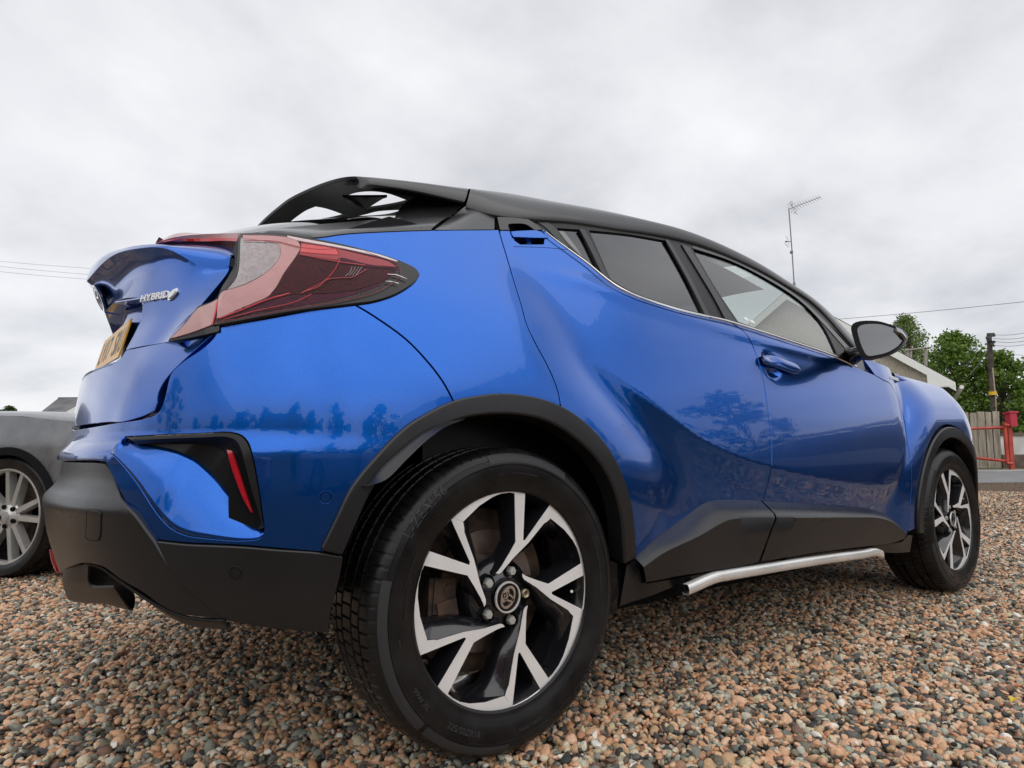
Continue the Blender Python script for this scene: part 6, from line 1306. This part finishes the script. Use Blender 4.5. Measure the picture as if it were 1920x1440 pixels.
# ------------------------------------------------------------------ other vehicles
def frame_empty(name, origin, head, label, cat='car', group=None):
    """local x = heading"""
    o = empty(name, tuple(origin), math.atan2(head[1], head[0]), label, cat, group); return o
alloy = noise_vary(mat('silver_alloy', (.55, .55, .53), .35, .6), (.46, .46, .44), (.62, .61, .58), 6)
def small_wheel_meshes(R, rimr, w):
    d = {}; mb = MB(); h = w/2
    prof = [(rimr-.005, -h+.012), (rimr+.006, -h+.004), (rimr+.03, -h-.004), (rimr+.06, -h-.006), (R-.03, -h+.002), (R-.012, -h+.014), (R-.003, -h+.03), (R, -h+.045), (R-.008, -h+.047), (R-.008, -h+.053), (R, -h+.055), (R, -.006), (R-.008, -.004)]
    full = prof+[(r, -y) for r, y in prof[::-1]]; mb.lathe(full, 144); seg = 144; n = len(full)
    for k in range(0, seg, 2):
        for i in (5, 6, 7): x, y, z = mb.v[k*n+i]; f_ = 1-.006/R; mb.v[k*n+i] = (x*f_, y, z*f_)
    d['tyre'] = mb.mesh('tyre', M['rubber'], 35)
    mb = MB(); mb.lathe([(rimr-.012, -h+.016), (rimr-.004, -h+.006), (rimr+.001, -h+.008), (rimr-.004, -h+.016), (rimr-.02, -h+.03), (rimr-.03, .05), (rimr-.02, h)], 72); d['rim'] = mb.mesh('wheel_rim', M['rimblack'], 40)
    mb = MB(); mb.lathe([(rimr-.014, -h+.018), (rimr-.006, -h+.004), (rimr+.003, -h+.003), (rimr+.006, -h+.008)], 96); d['lip'] = mb.mesh('rim_edge', alloy, 50)
    sp = []
    for k in range(5):
        mb = MB()
        for s_ in (-1, 1):
            a = math.radians(90+72*k+8+s_*13); a2 = math.radians(90+72*k+8+s_*17); w0, w1 = .015, .013
            u = np.array([math.cos(a), 0, math.sin(a)]); v = np.array([-math.sin(a), 0, math.cos(a)]); p0 = np.array([math.cos(a2)*.05, 0, math.sin(a2)*.05]); p1 = u*(rimr-.006)
            P = []
            for y, ex in ((-h+.020, 0), (-h+.06, .004)):
                for p, w_ in ((p0, w0), (p1, w1)):
                    P += [p-v*(w_+ex)+np.array([0, y+(0.006 if p is p0 else -.006), 0]), p+v*(w_+ex)+np.array([0, y+(0.006 if p is p0 else -.006), 0])]
            mb.add(P, [(0, 1, 3, 2), (4, 6, 7, 5), (0, 2, 6, 4), (1, 5, 7, 3), (0, 4, 5, 1), (2, 3, 7, 6)])
        sp.append(mb.mesh('spoke', alloy))
    d['spokes'] = sp
    mb = MB(); mb.lathe([(0, -h+.012), (.026, -h+.013), (.032, -h+.018), (.06, -h+.024), (.078, -h+.035), (.08, -h+.08)], 36); d['hub'] = mb.mesh('wheel_hub', alloy, 40)
    mb = MB(); mb.lathe([(0, .0), (.010, .0), (.0125, -.006), (.013, .008)], 16); d['bolt'] = mb.mesh('bolt_well', M['under'], 40)
    mb = MB(); mb.lathe([(.05, h-.04), (.15, h-.045), (rimr-.03, h-.03)], 48); d['back'] = mb.mesh('brake_disc', M['caliper'], 40)
    mb = MB(); mb.lathe([(0, -h+.0095), (.026, -h+.0105), (.027, -h+.013)], 30); d['cap'] = mb.mesh('centre_cap', mat('silver_cap', (.45, .45, .45), .4, .5), 40)
    mb = MB()
    for k in range(4):
        c = np.array([-.0135+.009*k, -h+.0085, 0]); 
        mb.tube([c+np.array([.0062*math.cos(t), 0, .0062*math.sin(t)]) for t in np.linspace(0, 2*math.pi, 17)], .0009, 5, False)
    d['rings'] = mb.mesh('cap_emblem', M['chrome'], 60)
    return d
SW = small_wheel_meshes(.34, .262, .235)
def place_small_wheel(par, x, y, side, rot=0.0):
    w = link_obj('wheel', SW['rim'], par); w.location = (x, y, .335); w.rotation_euler = (0, rot, 0) if side < 0 else (0, rot, math.pi)
    for k, nm in (('tyre', 'tyre'), ('hub', 'wheel_hub'), ('back', 'brake_disc'), ('cap', 'centre_cap'), ('lip', 'rim_edge')): link_obj(nm, SW[k], w)
    link_obj('cap_emblem', SW['rings'], w)
    for k in range(5):
        link_obj('spoke', SW['spokes'][k], w); a = math.radians(90+72*k-28); b_ = link_obj('bolt_well', SW['bolt'], w); b_.location = (.056*math.cos(a), -.1175+.020, .056*math.sin(a))
def generic_car(origin, head, label, paint, prof, group=None, name='parked_car', half=.90, wb=(-1.33, 1.37), arch_r=.375):
    """prof: deck line [(x, z)], cabin [(x, z)] outline, local x forward"""
    root = frame_empty(name, origin, head, label, 'car', group); deck, cab, zb = prof
    dx = [p[0] for p in deck]; x0, x1 = dx[0], dx[-1]; dz = lambda x: np.interp(x, dx, [p[1] for p in deck])
    plan = lambda x: half-.0-.16*max(0, (abs(x)-(x1-.55))/.55)**2.2
    sec = lambda z: np.interp(z, [.2, .35, .5, .66, .74, .80, .9, 1.0], [-.06, -.025, -.012, -.004, .0, -.012, -.03, -.06])
    out = [(x0+.02, .34), (x0, .55)]+[(x, dz(x)) for x in np.linspace(x0, x1, 30)]+[(x1, .55), (x1-.03, .28), (x1-.3, .22)]
    for cxw in wb[::-1]: out += [(cxw+arch_r*math.cos(t)*(1), .335+arch_r*math.sin(t)) for t in np.linspace(math.radians(-12), math.radians(192), 22)]
    out += [(x0+.3, .24)]
    P = np.array(out); n_ = len(P); gx, gz = np.meshgrid(np.arange(x0, x1, .06), np.arange(.2, 1.2, .035)); G = np.stack([gx.ravel(), gz.ravel()], 1); k = in_poly(G, P); G = G[k]; G = G[dist_poly(G, P) > .015]
    r = delaunay_2d_cdt([Vector(p) for p in np.vstack([P, G])], [(i, (i+1) % n_) for i in range(n_)], [], 0, 1e-6); V = np.array([v[:] for v in r[0]]); Tt = [tuple(t) for t in r[2] if len(t) == 3]; c = np.array([V[list(t)].mean(0) for t in Tt]); Tt = [t for t, q in zip(Tt, in_poly(c, P)) if q]
    for s_ in (1, -1):
        Y = np.array([s_*(plan(x)+sec(z)) for x, z in V]); mb = MB(); mb.add(np.stack([V[:, 0], Y, V[:, 1]], 1), Tt); mb.build('side_panel', paint, root, 50)
        for cxw in wb:
            mb = MB(); y_ = half-.005
            mb.lathe([(arch_r-.035, y_), (arch_r-.03, y_+.008), (arch_r+.012, y_+.008), (arch_r+.016, y_-.004)], 40, 'y', (cxw, 0, .335), math.radians(-10), math.radians(190)); mb.lathe([(arch_r+.002, y_-.01), (arch_r, half-.35), (.1, half-.36)], 40, 'y', (cxw, 0, .335), math.radians(-10), math.radians(190))
            if s_ < 0: mb.v = [(x, -y, z) for x, y, z in mb.v]
            mb.build('wheel_arch', M['under'], root, 50); place_small_wheel(root, cxw, s_*(half-.125), -s_ if False else (-1 if s_ < 0 else 1), .3)
    xs = np.linspace(x0, x1, 40); G = []
    for x in xs:
        y_ = plan(x)+sec(dz(x)); G.append([(x, y_, dz(x)), (x, y_-.03, dz(x)+.018), (x, y_*.6, dz(x)+.045), (x, 0, dz(x)+.055), (x, -y_*.6, dz(x)+.045), (x, -y_+.03, dz(x)+.018), (x, -y_, dz(x))])
    mb = MB(); mb.grid(np.array(G)); mb.build('bonnet', paint, root, 60)
    for xe, nm in ((x0, 'rear_bumper'), (x1, 'front_bumper')):
        s_ = 1 if xe > 0 else -1; zs = np.linspace(.22, float(dz(xe)), 8); G = []
        for z in zs:
            bul = .05*math.sin(math.pi*(z-.2)/(dz(xe)-.15)); yy = plan(xe)+sec(z); G.append([(xe+s_*(bul*(1-(t*t))+.10*(1-t*t)), yy*t, z) for t in np.linspace(-1, 1, 13)])
        mb = MB(); mb.grid(np.array(G)); mb.build(nm, paint, root, 60)
        for t in (-.7, .7): mb = MB(); mb.box((xe+s_*.06, plan(xe)*t, dz(xe)-.16), (.10, .30, .11)); mb.build('headlight' if s_ > 0 else 'tail_light', M['lamp_clear'] if s_ > 0 else M['lamp_red'], root)
    # cabin
    cx = [p[0] for p in cab]; cz = [p[1] for p in cab]; G = []; xs = np.linspace(cx[0], cx[-1], 34)
    for x in xs:
        zr = float(np.interp(x, cx, cz)); zd = float(dz(x)); hgt = max(zr-zd, .0); tw = min(1, hgt/.42); yb = plan(x)+sec(zd)-.02; yr = yb-(.24*tw); G.append([(x, yb, zd+.0), (x, yr+.02, zr-.05*tw), (x, yr-.10*tw, zr), (x, 0, zr+.03*tw), (x, -(yr-.10*tw), zr), (x, -(yr+.02), zr-.05*tw), (x, -yb, zd+.0)])
    G = np.array(G); mb = MB(); mb.grid(G); mb.build('roof', zb['roof'], root, 50)
    def side_glass(xa, xb, s_):
        k = [i for i, x in enumerate(xs) if xa <= x <= xb]; A_ = G[k][:, 0]*np.array([1, 1, 1]); B_ = G[k][:, 1]; lo_ = A_*.90+B_*.10; hi2 = A_*.10+B_*.90; off = np.array([0, .004, .002])
        P = [p+off for p in lo_]; Q = [p+off for p in hi2]
        if s_ < 0: P = [p*np.array([1, -1, 1]) for p in P]; Q = [p*np.array([1, -1, 1]) for p in Q]
        mb = MB(); mb.grid(np.array([P, .5*(np.array(P)+np.array(Q)), Q])); mb.build('side_window', M['gloss'], root, 60)
        mb = MB(); mb.tube(Q, .010, 6); mb.build('window_trim', M['chrome'], root, 60)
    for s_ in (1, -1):
        for xa, xb in zb['win']: side_glass(xa, xb, s_)
    for xa, xb, nm in zb['screens']:
        k = [i for i, x in enumerate(xs) if xa <= x <= xb]; mb = MB(); mb.grid(np.array([[G[i][2]*np.array([1, .97, 1])+np.array([0, 0, .006]), G[i][3]+np.array([0, 0, .006]), G[i][4]*np.array([1, .97, 1])+np.array([0, 0, .006])] for i in k])); mb.build(nm, M['gloss'], root, 60)
    return root
grey = noise_vary(mat('wet_silver_grey_paint', (.30, .31, .33), .35, .4, .7, .12), (.24, .25, .27), (.38, .39, .41), 5, 8, bump=.5, bscale=160, rough=(.25, .5), bdist=.002)
blackp = noise_vary(mat('wet_dark_roof', (.045, .045, .045), .6), (.035, .035, .035), (.06, .06, .06), 12, 6)
redp = mat('dark_red_car_paint', (.30, .02, .04), .3, .3, 1, .03); silv = mat('silver_car_paint', (.50, .51, .53), .3, .6, 1, .03); whp = mat('white_car_paint', (.75, .75, .75), .35, 0, 1, .03)
est = ([(-2.25, .90), (-2.1, .98), (-.9, .97), (.6, .93), (1.2, .91), (1.9, .86), (2.2, .76), (2.28, .66)], [(-2.22, .98), (-1.9, 1.40), (-1.2, 1.47), (-.1, 1.46), (.35, 1.30), (.75, .98)], dict(roof=grey, win=((-1.85, -.95), (-.85, .0), (.06, .55)), screens=((-2.2, -1.93, 'rear_screen'), (.05, .68, 'windscreen'))))
hat = ([(-2.05, .86), (-1.95, 1.0), (-.9, .99), (.5, .95), (1.2, .91), (1.8, .84), (2.05, .74), (2.12, .62)], [(-1.97, 1.0), (-1.5, 1.26), (-1.0, 1.40), (-.2, 1.42), (.25, 1.30), (.8, .97)], dict(roof=grey, win=((-1.55, -.75), (-.65, .1), (.16, .55)), screens=((-1.9, -1.3, 'rear_screen'), (.05, .7, 'windscreen'))))
import copy
def P_(base, roof): b_ = list(base); d_ = dict(base[2]); d_['roof'] = roof; return (base[0], base[1], d_)
# grey car whose front wheel shows at the left edge: its wheel is at depth 3.49, facing the camera
hd_ = -Fh*.26+Rh*.965; hd_ /= np.linalg.norm(hd_); lf_ = np.array([-hd_[1], hd_[0], 0]); hubg = W(3.47, -2.86)
greyd = noise_vary(mat('wet_mid_grey_paint', (.2, .2, .21), .35, .4, .6, .12), (.13, .135, .145), (.235, .24, .25), 5, 8, bump=.5, bscale=160, rough=(.25, .5), bdist=.002)
lng = ([(-3.3, .90), (-3.1, .98), (-1.9, .97), (-.6, .95), (.9, .92), (1.4, .90), (1.9, .85), (2.2, .76), (2.28, .66)], [(-3.2, .98), (-2.9, 1.34), (-2.3, 1.42), (-1.9, 1.41), (-1.6, 1.28), (-1.15, .98)], dict(roof=greyd, win=((-2.85, -2.4), (-2.3, -1.7)), screens=((-1.8, -1.25, 'windscreen'),)))
generic_car(hubg-hd_*1.37+lf_*.89, hd_, 'wet grey car with five twin-spoke silver wheels at the left edge', greyd, lng, None, wb=(-2.1, 1.37))
slate = noise_vary(mat('grey_slate_roof', (.12, .12, .13), .7), (.085, .085, .092), (.15, .15, .155), .9, 8)
bung = empty('house', (0, 0, 0), 0, 'far bungalow with slate roof and white barge board left of the blue boot', 'house')
def slab(P, t, name, m, par):
    P = [np.array(p, float) for p in P]; n_ = np.cross(P[1]-P[0], P[2]-P[0]); n_ /= np.linalg.norm(n_); Q = [p-n_*t for p in P]; k = len(P); mb = MB(); mb.add(P+Q, [tuple(range(k)), tuple(range(2*k-1, k-1, -1))]+[(i, i+k, (i+1) % k+k, (i+1) % k) for i in range(k)]); return mb.build(name, m, par)
slab([W(44, -34.8, 3.5), W(44, -16, 3.5), W(48, -17, 5.35), W(48, -36.1, 5.30)], .15, 'roof', slate, bung); slab([W(52, -36.1, 3.5), W(52, -17, 3.5), W(48, -17, 5.35), W(48, -36.1, 5.30)], .15, 'roof', slate, bung)
slab([W(41, -31.0, 3.0), W(41, -27.9, 4.95), W(46.5, -27.9, 4.95), W(45, -31.0, 3.0)], .12, 'roof', slate, bung); slab([W(41, -24.8, 3.0), W(41, -27.9, 4.95), W(46.5, -27.9, 4.95), W(45, -24.8, 3.0)], .12, 'roof', slate, bung)
slab([W(40.95, -31.15, 2.72), W(40.95, -27.9, 4.62), W(40.95, -27.9, 5.05), W(40.95, -31.15, 3.14)], .06, 'barge_board', upvc, bung); slab([W(40.95, -24.65, 2.72), W(40.95, -27.9, 4.62), W(40.95, -27.9, 5.05), W(40.95, -24.65, 3.14)], .06, 'barge_board', upvc, bung)
slab([W(41.1, -30.6, 0), W(41.1, -25.2, 0), W(41.1, -25.2, 3.0), W(41.1, -27.9, 4.7), W(41.1, -30.6, 3.0)], .3, 'wall', render_m, bung); wbox(44.3, 51.5, -34.6, -17.5, 0, 3.45, 'wall', render_m, bung)
shed_ = empty('shed', (0, 0, 0), 0, 'long low flat-roofed shed beyond the grey car bonnet', 'shed'); wbox(52, 56, -46, -37.5, 0, 4.3, 'wall', render_m, shed_); wbox(51.7, 56.3, -46.3, -37.2, 4.3, 4.5, 'roof', slate, shed_)
generic_car(np.array([6.6, -3.45, 0]), np.array([0., -1, 0]), 'dark grey car parked across the front right of the blue car', mat('dark_grey_car_paint', (.06, .065, .075), .3, .3, 1, .03), P_(est, M['gloss']), 'cars across the yard'); generic_car(np.array([2.6, -8.0, 0]), np.array([1., .12, 0]), 'silver car parked side-on across the yard from the rear door', silv, P_(est, silv), 'cars across the yard')
generic_car(W(-5.2, -3.2), Rh*.95+Fh*.3, 'red car parked behind the photographer', redp, P_(hat, redp), 'cars across the yard'); generic_car(W(-5.0, 3.2), Rh, 'silver car parked opposite the blue car door', silv, P_(est, silv), 'cars across the yard'); generic_car(W(-4.2, 9.0), Rh*.9-Fh*.3, 'white car parked opposite the bonnet', whp, P_(hat, whp), 'cars across the yard'); generic_car(W(-7, -9.0), Rh, 'silver hatchback at the back of the yard', silv, P_(hat, silv), 'cars across the yard')
# yard building and banner flags behind the photographer
yb_ = empty('yard_building', (0, 0, 0), 0, 'low rendered building behind the photographer', 'building')
wbox(-24, -17, -6.5, 2.0, 0, 2.8, 'wall', render_m, yb_)
mb = MB(); P = [W(-24.3, -6.9, 2.75), W(-16.7, -6.9, 2.75), W(-16.7, 2.4, 2.75), W(-24.3, 2.4, 2.75), W(-20.5, -6.9, 5.0), W(-20.5, 2.4, 5.0)]; mb.add(P, [(0, 1, 4), (3, 5, 2), (1, 2, 5, 4), (0, 4, 5, 3), (0, 3, 2, 1)]); mb.build('roof', tilem, yb_)
magm = mat('magenta_banner_cloth', (.62, .02, .22), .7)
def flag(base, h, label):
    f = empty('feather_flag', tuple(base), 0, label, 'flag'); mb = MB(); pp = [np.array([0, 0, 0]), np.array([0, 0, h*.8]), np.array([.15, 0, h*.95]), np.array([.5, 0, h])]; pp = catmull(pp, 6); mb.tube(pp, .02, 6); mb.build('pole', alum, f, 60)
    a = [p for p in pp if p[2] > h*.25]; b_ = [np.array([min(.62, p[0]+.62), .04*math.sin(p[2]*3), min(p[2], h*.93)]) for p in a]; loft([a, b_], 'banner', magm, f, nu=24, nv=2, thick=.004, smooth=60)
flag(W(-2.2, 6.8), 3.2, 'magenta feather flag standing in the yard behind the photographer')

lfm = mat('yellow_fallen_leaf', (.62, .45, .02), .6)
p = at_z(1900, 1313, .012); mb = MB(); mb.add([p+np.array([-.018, 0, 0]), p+np.array([0, -.010, .006]), p+np.array([.020, .002, .002]), p+np.array([.002, .011, .007])], [(0, 1, 2), (0, 2, 3)]); tag(mb.build('fallen_leaf', lfm), 'tiny yellow leaf lying on the gravel near the right edge', 'leaf')
